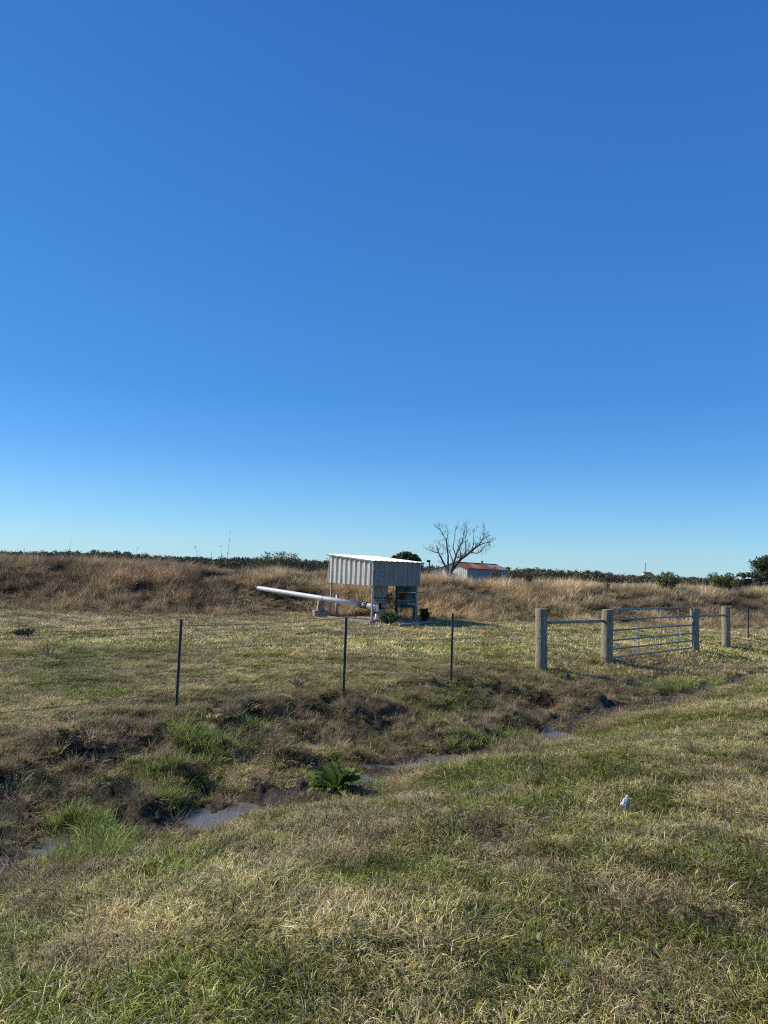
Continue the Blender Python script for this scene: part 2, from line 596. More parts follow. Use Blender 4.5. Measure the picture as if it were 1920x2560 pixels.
tuft_set('turf', 7, nb=84, radius=.095, hmin=.02, hmax=.085, wid=.0034, lean=.95, curl=2.1, m=MAT['grass'], flop=.15)
tuft_set('rough', 7, nb=62, radius=.10, hmin=.04, hmax=.125, wid=.0036, lean=.9, curl=2.2, m=MAT['grass'], flop=.12)
tuft_set('thatch', 5, nb=80, radius=.13, hmin=.04, hmax=.14, wid=.0034, lean=1.5, curl=1.2, m=MAT['grass'], flop=.6)
tuft_set('lush', 5, nb=52, radius=.10, hmin=.08, hmax=.26, wid=.0085, lean=.42, curl=1.1, m=MAT['lush'])
tuft_set('field', 8, nb=46, radius=.19, hmin=.04, hmax=.15, wid=.012, lean=.8, curl=1.3, m=MAT['grass'], segs=3, flop=.2)
tuft_set('tall', 7, nb=95, radius=.20, hmin=.30, hmax=1.0, wid=.016, lean=.42, curl=1.35, m=MAT['tall'], segs=5, flop=.08)
tuft_set('sedge', 5, nb=90, radius=.12, hmin=.12, hmax=.38, wid=.0055, lean=.9, curl=1.3, m=MAT['tall'], flop=.2)


tuft_set('leafy', 5, nb=16, radius=.035, hmin=.02, hmax=.065, wid=.017, lean=1.1, curl=.9, m=MAT['lush'], segs=4)


def scatter(name, key, P, scl, dry, tone, red=None, tilt=.15, label=None, cat=None):
    n = len(P)
    me = bpy.data.meshes.new(name)
    me.vertices.add(n); me.vertices.foreach_set('co', P.astype(np.float32).ravel())
    rot = np.stack([rng.normal(0, tilt, n), rng.normal(0, tilt, n), rng.random(n) * 6.283], -1)
    a = me.attributes.new('rot', 'FLOAT_VECTOR', 'POINT'); a.data.foreach_set('vector', rot.astype(np.float32).ravel())
    if scl.ndim == 1: scl = np.stack([scl] * 3, -1)
    a = me.attributes.new('scl', 'FLOAT_VECTOR', 'POINT'); a.data.foreach_set('vector', scl.astype(np.float32).ravel())
    for k, v in (('dry', dry), ('tone', tone), ('red', red if red is not None else np.zeros(n))):
        a = me.attributes.new(k, 'FLOAT', 'POINT'); a.data.foreach_set('value', np.asarray(v, np.float32))
    a = me.attributes.new('pick', 'INT', 'POINT'); a.data.foreach_set('value', rng.integers(0, tuft_cols[key][1], n).astype(np.int32))
    o = bpy.data.objects.new(name, me); COL.objects.link(o)
    ng = bpy.data.node_groups.new('scatter_' + name, 'GeometryNodeTree')
    ng.interface.new_socket('Geometry', in_out='INPUT', socket_type='NodeSocketGeometry')
    ng.interface.new_socket('Geometry', in_out='OUTPUT', socket_type='NodeSocketGeometry')
    gi = ng.nodes.new('NodeGroupInput'); go = ng.nodes.new('NodeGroupOutput')
    ip = ng.nodes.new('GeometryNodeInstanceOnPoints'); ci = ng.nodes.new('GeometryNodeCollectionInfo')
    ci.inputs['Collection'].default_value = tuft_cols[key][0]
    ci.inputs['Separate Children'].default_value = True
    ci.inputs['Reset Children'].default_value = True

    def na(nm, dt):
        x = ng.nodes.new('GeometryNodeInputNamedAttribute'); x.data_type = dt; x.inputs['Name'].default_value = nm
        return x.outputs['Attribute']
    L = ng.links.new
    L(gi.outputs[0], ip.inputs['Points']); L(ci.outputs[0], ip.inputs['Instance'])
    ip.inputs['Pick Instance'].default_value = True
    L(na('pick', 'INT'), ip.inputs['Instance Index'])
    L(na('scl', 'FLOAT_VECTOR'), ip.inputs['Scale'])
    e2r = ng.nodes.new('FunctionNodeEulerToRotation')
    L(na('rot', 'FLOAT_VECTOR'), e2r.inputs[0]); L(e2r.outputs[0], ip.inputs['Rotation'])
    L(ip.outputs[0], go.inputs[0])
    md = o.modifiers.new('scatter', 'NODES'); md.node_group = ng
    o['kind'] = 'stuff'
    tag(o, label, cat)
    return o


def wedge(d0, d1, dens, margin=1.5, half=.60):
    """random points in the view wedge between distances d0 and d1 with side margin"""
    w1 = half * d1 + margin
    area = (d1 - d0) * 2 * w1
    n = int(area * dens)
    x = (rng.random(n) * 2 - 1) * w1; y = d0 + rng.random(n) * (d1 - d0)
    k = np.abs(x) < half * y + margin
    return x[k], y[k]


def P3(x, y, dz=0): return np.stack([x, y, H(x, y) + dz], -1)


def patches(x, y):
    """0 green .. 1 straw, and brightness of the turf"""
    a = fbm(x, y, 1.5, 61, 3); b = fbm(x, y, .45, 62, 2); c = fbm(x, y, 4.5, 63, 2)
    dry = .46 + 1.15 * (a - .5) + 1.2 * (b - .5) + .5 * (c - .5)
    tone = 1.0 + 1.3 * (fbm(x, y, .22, 64, 2) - .5) + .7 * (fbm(x, y, 1.3, 65, 2) - .5)
    br = sstep(.58, .68, fbm(x, y, 1.2, 67, 2)) * (vnoise(x, y, .3, 68) > .3)
    dry = dry + .5 * br; tone = tone * (1 - .26 * br)
    return np.clip(dry, .08, .97), np.clip(tone, .35, 1.5)


SHED = (gz(928, 1559, -.6), gz(820, 1544.5, -.6))


def shed_clear(x, y):
    """false over the gravel pad"""
    A = SHED[0]; u = (SHED[1] - A); u.z = 0; u.normalize(); v = Vector((-u.y, u.x, 0)) * -1
    du = (x - A.x) * u.x + (y - A.y) * u.y; dv = (x - A.x) * v.x + (y - A.y) * v.y
    return ~((du > -.12) & (du < 3.3) & (dv > -.15) & (dv < 3.05))


# ---- near turf
def near_turf():
    parts = []
    for d0, d1, dens in ((.6, 5, 330), (5, 9, 250), (9, 14, 170), (14, 19, 120)):
        parts.append(wedge(d0, d1, dens))
    x = np.concatenate([p[0] for p in parts]); y = np.concatenate([p[1] for p in parts])
    q, s = ditch(x, y); mud = mudmask(x, y)
    dens = np.where(mud > .45, .10, 1.0) * np.where(np.abs(s) < .36, 0.0, 1)
    bare = fbm(x, y, .5, 71, 2)
    dens = dens * np.where((bare < .27), .45, 1)
    k = rng.random(len(x)) < dens
    x, y, s = x[k], y[k], s[k]; D = np.hypot(x, y)
    dry, tone = patches(x, y)
    sel = rng.random(len(x))
    rough_n = fbm(x, y, .8, 72, 2)
    ditchside = np.exp(-((s + 1.6) / 1.6) ** 2)
    dry = np.clip(dry - .25 * ditchside, .05, 1)
    is_r = sel < np.clip(.25 + 1.6 * (rough_n - .42), .06, .85)
    sc = .8 + .55 * rng.random(len(x)) + .02 * D
    g = lambda m: (P3(x[m], y[m]), (sc[m] * (1 + .5 * (rough_n[m] - .5))), dry[m] + rng.normal(0, .12, m.sum()), tone[m] * (.85 + .3 * rng.random(m.sum())))
    scatter('short_grass', 'turf', *g(~is_r), red=.25 * rng.random((~is_r).sum()), label='short dry and green mixed turf covering the near bank and field edge', cat='grass')
    scatter('rough_grass', 'rough', *g(is_r), red=.2 * rng.random(is_r.sum()), label='longer ragged grass blades growing through the short turf', cat='grass')
    # thatch
    x, y = np.concatenate([wedge(.6, 7, 26), wedge(7, 18, 14)], axis=1)
    q, s = ditch(x, y)
    th = fbm(x, y, .9, 75, 2)
    k = (th > .50) & (np.abs(s) > .35)
    x, y = x[k], y[k]; D = np.hypot(x, y)
    dry, tone = patches(x, y)
    scatter('grass_thatch', 'thatch', P3(x, y, .01), .7 + .5 * rng.random(len(x)), np.full(len(x), .93), tone * .8,
            red=np.clip((fbm(x, y, 1.0, 76, 2) - .35) * 2.6, 0, 1), label='flattened straw coloured dead grass lying over the turf', cat='dead grass')


near_turf()


def turf_weeds():
    x, y = np.concatenate([wedge(.8, 8, 26), wedge(8, 16, 16)], axis=1)
    q, s = ditch(x, y)
    g = fbm(x, y, .8, 171, 2) + .10 * np.exp(-((s + 1.5) / 1.5) ** 2)
    k = (np.abs(s) > .33) & (g > .55)
    x, y = x[k], y[k]
    scatter('low_weeds', 'leafy', P3(x, y, .012), .6 + .7 * rng.random(len(x)), .1 + .3 * rng.random(len(x)), .5 + .5 * rng.random(len(x)), tilt=.2,
            label='small broad leaved weeds scattered through the turf and ditch bank', cat='weeds')


turf_weeds()


# ---- ditch vegetation
def ditch_veg():
    x, y = wedge(3.5, 20, 60, 1.5)
    q, s = ditch(x, y)
    g = fbm(x, y, .75, 81, 2)
    k = (s > -3.3) & (s < 1.1) & (np.abs(s + .02) > .30) & (g > .53)
    x, y = x[k], y[k]
    spots = [(215, 2140, .30, 60), (250, 2095, .26, 50), (520, 1900, .32, 60), (480, 1880, .25, 35), (190, 2035, .25, 35), (420, 1990, .16, 24), (420, 1960, .25, 26),
             (1655, 1712, .6, 50), (1740, 1705, .5, 30), (620, 1840, .2, 22), (985, 1772, .25, 20), (1110, 1800, .3, 26), (1290, 1830, .3, 22),
             (1180, 1855, .3, 20), (930, 1960, .1, 6)]
    X = [x]; Y = [y]
    for (px, py, r, n) in spots:
        c = gz(px, py, -.88)
        an = rng.random(n) * 6.283; rr = r * np.sqrt(rng.random(n)); X.append(c.x + rr * np.cos(an) * 1.2); Y.append(c.y + rr * np.sin(an))
    nl = len(x)
    x = np.concatenate(X); y = np.concatenate(Y)
    sc = np.concatenate([.28 + .42 * rng.random(nl), .65 + .45 * rng.random(len(x) - nl)])
    tone = np.concatenate([.5 + .6 * rng.random(nl), 1.0 + .5 * rng.random(len(x) - nl)])
    dry = np.concatenate([.05 + .3 * rng.random(nl), .02 + .16 * rng.random(len(x) - nl)])
    scatter('ditch_grass', 'lush', P3(x, y), sc, dry, tone, tilt=.2, label='bright green lush grass growing along the wet ditch', cat='grass')
    # brown sedge remains on hummocks
    x, y = wedge(3.5, 22, 120, 1.5)
    q, s = ditch(x, y)
    g = fbm(x, y, .6, 83, 2) + .25 * (mudmask(x, y) - .3)
    k = (s > -3.6) & (s < .95) & ((np.abs(s) > .30) | (rng.random(len(x)) < .10)) & (g > .40)
    x, y = x[k], y[k]
    scatter('dead_sedge', 'sedge', P3(x, y, -.01), .25 + .5 * rng.random(len(x)) ** 1.5, np.full(len(x), .96) - .5 * (rng.random(len(x)) < .12), (.6 + .75 * rng.random(len(x))) * (.6 + .8 * vnoise(x, y, .5, 84)),
            red=.3 + .7 * rng.random(len(x)), tilt=.35, label='matted brown dead sedge on the trampled ditch bank', cat='dead grass')


ditch_veg()


# ---- field between fence and canal bank
def field():
    a = wedge(17.5, 26, 42, 2.5); b = wedge(26, 37, 30, 3)
    x = np.concatenate([a[0], b[0]]); y = np.concatenate([a[1], b[1]])
    q, s = ditch(x, y); t = levee_t(x, y)
    k = (t < 2.5) & (np.abs(s) > .3) & shed_clear(x, y)
    x, y, t = x[k], y[k], t[k]
    dry, tone = patches(x, y)
    lev = sstep(-13, -2, t + 3 * (fbm(x, y, 3, 91) - .5)) * np.interp(x, [-14, -3, 1, 6], [1, .8, .25, .15])
    dry = np.clip(.56 + (dry - .5) * .9 + .40 * lev, 0, .97)
    scatter('field_grass', 'field', P3(x, y), .75 + .6 * rng.random(len(x)), dry, tone * (1.28 - .2 * lev) * (.65 + .7 * rng.random(len(x))), red=np.clip(.1 + .7 * lev, 0, 1) * rng.random(len(x)),
            tilt=.12, label='mown yellow green grass of the flat field behind the fence', cat='grass')
    x, y = wedge(12, 36, 2.3, 2)
    t = levee_t(x, y); q, s = ditch(x, y)
    g = fbm(x, y, 1.4, 93, 2)
    k = (t < .5) & (s < -4.5) & (g > .52) & shed_clear(x, y)
    x, y = x[k], y[k]
    scatter('rank_grass', 'sedge', P3(x, y), .30 + .45 * rng.random(len(x)), .55 + .4 * rng.random(len(x)), .6 + .6 * rng.random(len(x)),
            red=rng.random(len(x)), label='scattered darker clumps of rank grass across the field', cat='grass')


field()


def bank():
    n = 26000
    x = rng.random(n) * 62 - 31; y = 28 + rng.random(n) * 22
    t = levee_t(x, y)
    k = (t > -.3) & (t < 12.5) & (np.abs(x) < y * .6 + 3)
    # thin where the back side cannot be reached by the eye
    k &= rng.random(n) < np.where(t > 8.5, .5, 1)
    # grass grows shorter at the foot, longer on top
    k &= shed_clear(x, y)
    k &= ~((t < .6) & (x > 1) & (x < 4))
    x, y, t = x[k], y[k], t[k]
    g = fbm(x, y, 1.7, 101, 3); g2 = fbm(x, y, 4.5, 102, 2); g3 = fbm(x, y, .8, 103, 2)
    keep = g > .33
    x, y, t, g, g2, g3 = (v[keep] for v in (x, y, t, g, g2, g3))
    # trodden strip in front of the discharge pipe
    ax, ay, bx_, by_ = -6.5, 34.2, -1.0, 30.2
    f_ = np.clip(((x - ax) * (bx_ - ax) + (y - ay) * (by_ - ay)) / ((bx_ - ax) ** 2 + (by_ - ay) ** 2), 0, 1)
    dd_ = np.hypot(x - (ax + f_ * (bx_ - ax)), y - (ay + f_ * (by_ - ay)))
    low = np.where((dd_ < 1.3) & (y < ay + f_ * (by_ - ay) + .15), .42, 1.0)
    base = low * np.interp(t, [-.3, .6, 2, 6, 12], [.34, .48, .62, .70, .72])
    sc = base * (.6 + .9 * g) * (.75 + .5 * rng.random(len(x)))
    left = sstep(2, -6, x) if False else np.clip((1 - x) / 9, 0, 1)
    dry = np.clip(.86 + .5 * (g2 - .5) - .35 * np.clip(g3 - .6, 0, 1) * 3, .3, .98)
    red = np.clip(.1 + .55 * left + 1.4 * (g2 - .5), 0, 1)
    tone = np.clip(.98 + 1.9 * (g - .5) + 1.3 * (g3 - .5) + .10 * (1 - left) - .08 * left, .2, 1.6) * (.75 + .5 * rng.random(len(x)))
    o = scatter('tall_bank_grass', 'tall', P3(x, y, -.03), sc, dry, tone, red=red, tilt=.22,
                label='tall straw brown grass covering the raised canal bank', cat='tall grass')
    # wind has laid it over to the right
    # low weeds at the foot
    x, y = wedge(27, 38, 9, 3)
    t = levee_t(x, y)
    k = (t > -1.6) & (t < .9) & shed_clear(x, y) & (rng.random(len(x)) < np.interp(x, [-6, 0, 3, 8], [1, .5, .3, .6]))
    x, y = x[k], y[k]
    scatter('bank_foot_grass', 'sedge', P3(x, y, -.02), .6 + .6 * rng.random(len(x)), .75 + .2 * rng.random(len(x)), .8 + .4 * rng.random(len(x)),
            red=np.clip(1.0 - .04 * (x + 10), .3, 1), label='knee high reddish brown grass along the foot of the canal bank', cat='tall grass')


bank()

# ------------------------------------------------------------------ leafy things
def leaf_cloud(centers, radii, counts, size, seed, squash=.8, shell=.55, flat=.5, aspect=1.6):
    r = np.random.default_rng(seed)
    V = []; Fc = []; RN = []
    base = 0
    for c, rad, n in zip(centers, radii, counts):
        d = r.normal(size=(n, 3)); d /= np.linalg.norm(d, axis=1)[:, None]
        rr = rad * (shell + (1 - shell) * r.random(n)) * (.85 + .3 * r.random(n))
        p = d * rr[:, None] * np.array([1, 1, squash]) + np.array(c)
        s = size * (.6 + .8 * r.random(n))
        u = r.normal(size=(n, 3)); u /= np.linalg.norm(u, axis=1)[:, None]
        w = np.cross(u, d + r.normal(size=(n, 3)) * flat); w /= np.linalg.norm(w, axis=1)[:, None] + 1e-9
        a = p - u * s[:, None] * aspect / 2; b = p + w * s[:, None] / 2
        cc = p + u * s[:, None] * aspect / 2; dd = p - w * s[:, None] / 2
        V.append(np.stack([a, b, cc, dd], 1).reshape(-1, 3))
        idx = np.arange(n)[:, None] * 4 + base
        Fc.append(idx + np.arange(4)[None]); base += 4 * n
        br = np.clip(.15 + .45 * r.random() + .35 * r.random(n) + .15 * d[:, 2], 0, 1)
        RN.append(np.repeat(br, 4))
    return np.vstack(V), np.vstack(Fc), np.concatenate(RN)


def cloud_obj(name, m, parent, *a, **kw):
    V, Fc, RN = leaf_cloud(*a, **kw)
    me = np_mesh(name, V, Fc, {'rnd': RN}); me.materials.append(m)
    o = bpy.data.objects.new(name, me); COL.objects.link(o)
    if parent is not None: o.parent = parent
    return o


def leafy_tree(name, label, cat, loc, h, w, seed, leaf=.3, clumps=26, per=90, mat='oak', trunk_h=.35, squash=.62, group=None):
    r = random.Random(seed)
    t = thing(name, label, cat, loc, 0, group)
    mb = MB()
    th = h * trunk_h
    mb.tube([(0, 0, -.3), (.05 * w * .1, 0, th * .5), (0, 0, th), (0.02 * w, 0, h * .7)], [w * .05, w * .038, w * .03, w * .012], 10)
    cs = []; rs = []
    for i in range(clumps):
        an = r.random() * 6.283; rr = w * .5 * math.sqrt(r.random()) * .82
        top = th + (h - th) * (1 - (rr / (w * .5)) ** 2 * .65)
        z = th * .95 + (top - th * .95) * (r.random() ** .6) * .9
        c = (rr * math.cos(an), rr * math.sin(an), z); cs.append(c); rs.append(w * (.09 + .07 * r.random()))
        if i % 2 == 0:
            mb.tube([(0, 0, th * (.6 + .4 * r.random())), (c[0] * .5, c[1] * .5, th + (z - th) * .55), c], [w * .018, w * .011, w * .004], 6)
    mb.build('trunk', MAT['oak_bark'], t, True)
    cloud_obj('crown', MAT[mat], t, cs, rs, [per] * clumps, leaf, seed, squash=squash, shell=.35)
    return t


# oak behind the shed
p = at(1014, 1424, 190); leafy_tree('oak_tree', 'dark round topped evergreen oak showing just above the white shed roof', 'tree', (p.x, p.y, -.6), 7.5, 8.6, 3, .34, 90, 110, squash=.7)
# tree at the right edge
p = at(1975, 1450, 105)
leafy_tree('oak_tree', 'taller leafy tree cut off by the right edge of the photo', 'tree', (p.x, p.y, -.6), 8.8, 10.5, 9, .17, 42, 300, 'oak', .32)
# darker trees near the right edge
for (px, wpx, top, D, sd, lab) in ((1872, 74, 1426, 95, 21, 'low round dark green tree rising behind the bank grass near the right edge'),
                                   (1905, 50, 1432, 120, 22, 'small dull green tree below the overhanging leafy branches at the right edge')):
    p = at(px, 1455, D)
    leafy_tree('small_tree', lab, 'tree', (p.x, p.y, -.6), at(px, top, D).z + .6, wpx * D / F * 1.15, sd, .2, 26, 120, 'far', .25)


# the dead tree, limbs traced from the trunk outwards
def dead_tree():
    D = 104.0
    base = at(1122, 1434, D); base.z = -.6
    t = thing('bare_tree', 'leafless grey tree with wide forking limbs beside the barn gable', 'tree', base)
    r = random.Random(5)

    def Z(zx, zy): return (1040 + zx * .2652, 1280 + zy * .2652)
    limbs = [
        [(322, 640, .36, 0), (330, 560, .33, 0), (372, 500, .27, 0), (430, 440, .24, -.3), (485, 398, .20, -.5), (540, 352, .16, -.6), (590, 318, .13, -.4), (622, 265, .09, -.2), (665, 240, .06, 0), (705, 215, .03, .2)],
        [(590, 318, .10, -.4), (630, 298, .08, -.3), (680, 285, .06, 0), (712, 283, .03, .2)],
        [(500, 385, .13, -.5), (545, 384, .11, -.8), (580, 392, .08, -1), (612, 370, .07, -1.2), (640, 335, .05, -1.4), (680, 310, .03, -1.5), (700, 306, .02, -1.5)],
        [(640, 335, .05, -1.4), (665, 352, .035, -1.6), (712, 350, .015, -1.8)],
        [(300, 600, .28, .3), (292, 545, .24, .4), (265, 490, .19, .6), (238, 430, .15, .8), (215, 385, .12, 1), (175, 380, .07, 1.2), (130, 362, .04, 1.5), (95, 350, .02, 1.6)],
        [(215, 385, .10, 1), (198, 340, .06, .9), (190, 310, .03, .8)],
        [(298, 590, .24, 0), (300, 500, .19, .2), (303, 410, .15, .4), (293, 330, .12, .6), (285, 265, .09, .7), (255, 215, .05, .8), (225, 170, .03, .9), (205, 145, .015, 1)],
        [(285, 265, .07, .7), (300, 200, .04, .5), (295, 150, .02, .4)],
        [(340, 548, .24, -.2), (362, 460, .18, -.6), (385, 385, .14, -1), (415, 335, .10, -1.3), (440, 275, .07, -1.5), (450, 200, .04, -1.6), (470, 140, .015, -1.7)],
        [(375, 410, .11, -.8), (350, 330, .08, -.5), (365, 240, .05, -.3), (372, 160, .02, 0)],
        [(430, 440, .14, -.3), (420, 380, .11, 0), (400, 325, .08, .4), (430, 290, .05, .6), (435, 270, .02, .7)],
        [(460, 415, .12, -.4), (470, 340, .09, .3), (462, 260, .06, .6), (480, 180, .03, .9), (478, 120, .012, 1)],
        [(520, 372, .10, -.6), (545, 300, .07, -.1), (540, 220, .04, .3), (555, 170, .015, .5)],
        [(352, 490, .12, 0), (335, 430, .10, .5), (308, 360, .07, 1), (262, 330, .04, 1.4), (225, 315, .02, 1.7)],
        [(600, 300, .06, -.3), (640, 230, .04, .4), (655, 180, .02, .8), (640, 150, .01, 1)],
        [(385, 430, .09, -.6), (430, 425, .07, -1.4), (455, 395, .05, -2), (500, 330, .03, -2.4)],
    ]
    mb = MB()
    tw = []
    for L in limbs:
        pts = []; rad = []
        for (zx, zy, rr, dy) in L:
            px, py = Z(zx + r.uniform(-2, 2), zy + r.uniform(-2, 2))
            pts.append(at(px, py, D + dy * 1.6) - base); rad.append(rr * .78)
        if L[0][1] > 585: pts[0].z = -.2
        mb.tube(pts, rad, 8)
        for i in range(1, len(pts)):
            if L[0][1] > 585 and i < 3: continue
            for _ in range(4 if i > 2 else 1):
                f = r.random()
                tw.append((pts[i - 1].lerp(pts[i], f), (pts[i] - pts[i - 1]).normalized(), max(.016, rad[i] * .35)))

    def twig(p, d, rad, depth):
        L = r.uniform(.45, .95) * (1.0 if depth == 0 else .62 ** depth)
        pts = [p]; q = Vector(p); dd = Vector(d)
        for k in range(4):
            dd = (dd + Vector((r.gauss(0, .28), r.gauss(0, .28), r.gauss(.16, .22)))).normalized()
            q = q + dd * L / 4; pts.append(q.copy())
        mb.tube(pts, [rad, rad * .8, rad * .6, rad * .45, rad * .3], 4, cap=False)
        if depth < 2:
            for k in (1, 2, 3, 4):
                for _ in range(1 if depth else 2):
                    if r.random() < .48:
                        nd = (dd + Vector((r.gauss(0, .6), r.gauss(0, .6), r.gauss(.15, .5)))).normalized()
                        twig(pts[k], nd, max(.011, rad * .55), depth + 1)
    for (p_, d_, r_) in tw:
        nd = (d_ * .6 + Vector((r.gauss(0, .6), r.gauss(0, .6), r.gauss(.18, .5)))).normalized()
        twig(p_, nd, r_, 0)
    mb.build('trunk', MAT['bark'], t, True)


dead_tree()


# far wood on the horizon
def far_wood():
    r = np.random.default_rng(33)
    cs = []; rs = []; cn = []
    hx = [-300, 0, 90, 200, 300, 400, 500, 600, 760, 820, 1060, 1290, 1400, 1500, 1600, 1700, 1800, 1900, 2200]
    hh = [20, 15, 16, 22, 24, 18, 19, 19, 22, 20, 18, 18, 17, 14, 10, 9, 10, 12, 14]
    for i in range(1100):
        px = r.random() * 2500 - 290
        D = 300 + 130 * r.random()
        h = np.interp(px, hx, hh) * D / F * (.62 + .5 * r.random() ** 1.5) + EYE + .6 - (D - 330) * .004
        xx = (px - 960) / F * D
        w = 2.4 + 2.6 * r.random()
        k = 7
        for j in range(k):
            z = -.6 + h * (.25 + .75 * r.random() ** .7) - .9
            cs.append((xx + r.normal() * w * .45, D + r.normal() * 2, z)); rs.append(1.1 + 1.0 * r.random()); cn.append(34)
        for j in range(3): cs.append((xx + r.normal() * 3, D + r.normal() * 3, -.6 + h * (.15 + .4 * r.random()))); rs.append(2.2); cn.append(50)
    o = cloud_obj('distant_wood', MAT['far'], None, cs, rs, cn, .48, 5, squash=.75, shell=.1)
    tag(o, 'long low band of distant woodland along the horizon', 'woodland', kind='stuff')


far_wood()


# wispy pale trees behind the bank, left of the shed
def wispy(name, label, px, top, bot, wpx, D, seed, mat='twig', n=26, group=None, leafn=0, cat='tree', leafmat='bush', up=.9):
    base = at(px, bot, D)
    gzv = Hf(base.x, base.y) if D < 60 else -.6
    base.z = gzv
    h = at(px, top, D).z - gzv; w = wpx * D / F / 2
    t = thing(name, label, cat, base, 0, group)
    r = random.Random(seed); mb = MB(); tips = []
    rad = max(.006, D * .00016)
    for i in range(n):
        an = r.random() * 6.283; sp = w * math.sqrt(r.random())
        hh = h * (.6 + .4 * r.random()) * (1 - .25 * (sp / w) ** 2)
        pts = [Vector((0.1 * sp * math.cos(an), .1 * sp * math.sin(an), -.05))]
        for k in range(1, 6):
            f = k / 5
            pts.append(Vector((sp * math.cos(an) * f ** up + r.gauss(0, .02 * h), sp * math.sin(an) * f ** up + r.gauss(0, .02 * h), hh * f)))
            if k > 1: tips.append(pts[-1])
        mb.tube(pts, [rad * 1.8, rad * 1.5, rad * 1.2, rad, rad * .8, rad * .5], 4, cap=False)
        for k in (2, 3, 4):
            for _ in range(2):
                p0 = pts[k]; d = Vector((r.gauss(0, .5), r.gauss(0, .5), .7)).normalized() * h * r.uniform(.12, .25)
                p1 = p0 + d * .5; p2 = p0 + d + Vector((0, 0, .03 * h)); tips.append(p2)
                mb.tube([p0, p1, p2], [rad * .8, rad * .6, rad * .35], 3, cap=False)
    me = mb.build('stems', MAT['weed'] if mat == 'weed' else (MAT['bark'] if mat == 'bark' else MAT[mat]), t)
    a = me.data.attributes.new('rnd', 'FLOAT', 'POINT'); a.data.foreach_set('value', rng.random(len(me.data.vertices)).astype(np.float32))
    if leafn:
        cloud_obj('foliage', MAT[leafmat], t, [tuple(p_) for p_ in tips], [h * .07] * len(tips), [int(leafn * 1.5)] * len(tips), max(.03, h * .032), seed, shell=0, squash=1)
    return t


wispy('slender_tree', 'pale thin twigged tree above the bank, tallest of the three left of the shed', 705, 1372, 1412, 46, 150, 51, 'twig', 30, 'pale twiggy trees left of the shed', 2, leafmat='twig')
wispy('slender_tree', 'pale thin twigged tree nearest the shed, right of the tallest one', 734, 1379, 1412, 34, 150, 52, 'twig', 26, 'pale twiggy trees left of the shed', 2, leafmat='twig')
wispy('slender_tree', 'olive leafed low tree, leftmost of the three left of the shed', 668, 1381, 1412, 44, 140, 53, 'twig', 26, 'pale twiggy trees left of the shed', 6)

# bushes on the bank
wispy('bank_shrub', 'feathery green shrub standing out of the straw grass right of the distant house', 1668, 1428, 1482, 66, 40, 61, 'twig', 46, None, 9, 'shrub', 'bush')
wispy('bank_shrub', 'round olive shrub on the bank top between the feathery shrub and the right edge', 1806, 1430, 1480, 74, 44, 62, 'twig', 56, None, 12, 'shrub', 'bush')
wispy('bank_shrub', 'green shrub in the bank grass at the left edge of the photo', 32, 1415, 1510, 96, 34, 63, 'twig', 60, None, 12, 'shrub', 'bush')
wispy('pump_shrub', 'grey green leafy shrub growing at the foot of the pump', 972, 1527, 1566, 54, 28.6, 64, 'twig', 40, None, 12, 'shrub', 'grbush')
wispy('pump_shrub', 'small dark green bush beside the right hand shed post', 1061, 1520, 1552, 26, 30.6, 65, 'twig', 30, None, 14, 'shrub', 'oak')
# brown standing weeds
wispy('dead_weed', 'tall brown dead weed standing in front of the barn side wall', 1238, 1421, 1462, 19, 39, 71, 'weed', 26, 'brown dead weeds on the bank', 5, 'weed', 'weed', .5)
wispy('dead_weed', 'shorter brown dead weed standing right of the barn', 1321, 1428, 1462, 16, 39, 72, 'weed', 20, 'brown dead weeds on the bank', 5, 'weed', 'weed', .5)
wispy('dead_weed', 'thin dark weed stalk in the bank grass beyond the gate', 1519, 1440, 1475, 5, 39, 73, 'weed', 5, 'brown dead weeds on the bank', 4, 'weed', 'weed', .5)
wispy('grey_weed', 'low grey dead weed clump in the field near the left edge', 58, 1568, 1598, 66, 20.0, 74, 'bark', 70, None, 0, 'weed', up=.6)


def stalk(px, top, bot, D, lean, label, tuft=0, seed=1):
    b = at(px, bot, D); g = Hf(b.x, b.y); b.z = g
    h = at(px, top, D).z - g
    r = random.Random(seed); mb = MB()
    pts = [Vector((lean * (k / 6) ** 2 * h + r.gauss(0, .008), 0, h * k / 6)) for k in range(7)]
    mb.tube(pts, [.010, .009, .008, .007, .006, .005, .003], 5)
    for i in range(tuft):
        k = r.randint(2, 6); p0 = pts[k]
        d = Vector((r.gauss(0, .5), r.gauss(0, .5), r.uniform(.1, .8))) * .22
        mb.tube([p0, p0 + d * .5 + Vector((0, 0, .03)), p0 + d], [.007, .005, .003], 4)
    o = mb.build('reed_stalk', MAT['bark'])
    o.location = b
    tag(o, label, 'dead stalk', 'dead stalks standing above the left bank')


stalk(566, 1333, 1420, 37, .05, 'tallest bare stalk standing against the sky on the left bank', 9, 3)
stalk(556, 1368, 1420, 37, -.1, 'short twiggy stalk just left of the tallest one', 12, 4)
stalk(497, 1357, 1420, 38, -.18, 'leaning bare stalk left of the tallest stalk', 4, 5)
stalk(523, 1374, 1420, 38, .1, 'low thin stalk between the leaning stalk and the tallest one', 5, 6)
stalk(170, 1352, 1415, 37, .04, 'lone thin stalk above the bank toward the left edge', 3, 7)
stalk(60, 1366, 1415, 37, -.05, 'thin stalk above the bank nearest the left edge', 3, 8)
stalk(334, 1372, 1415, 38, .14, 'short stalk above the bank left of the steel posts', 4, 9)

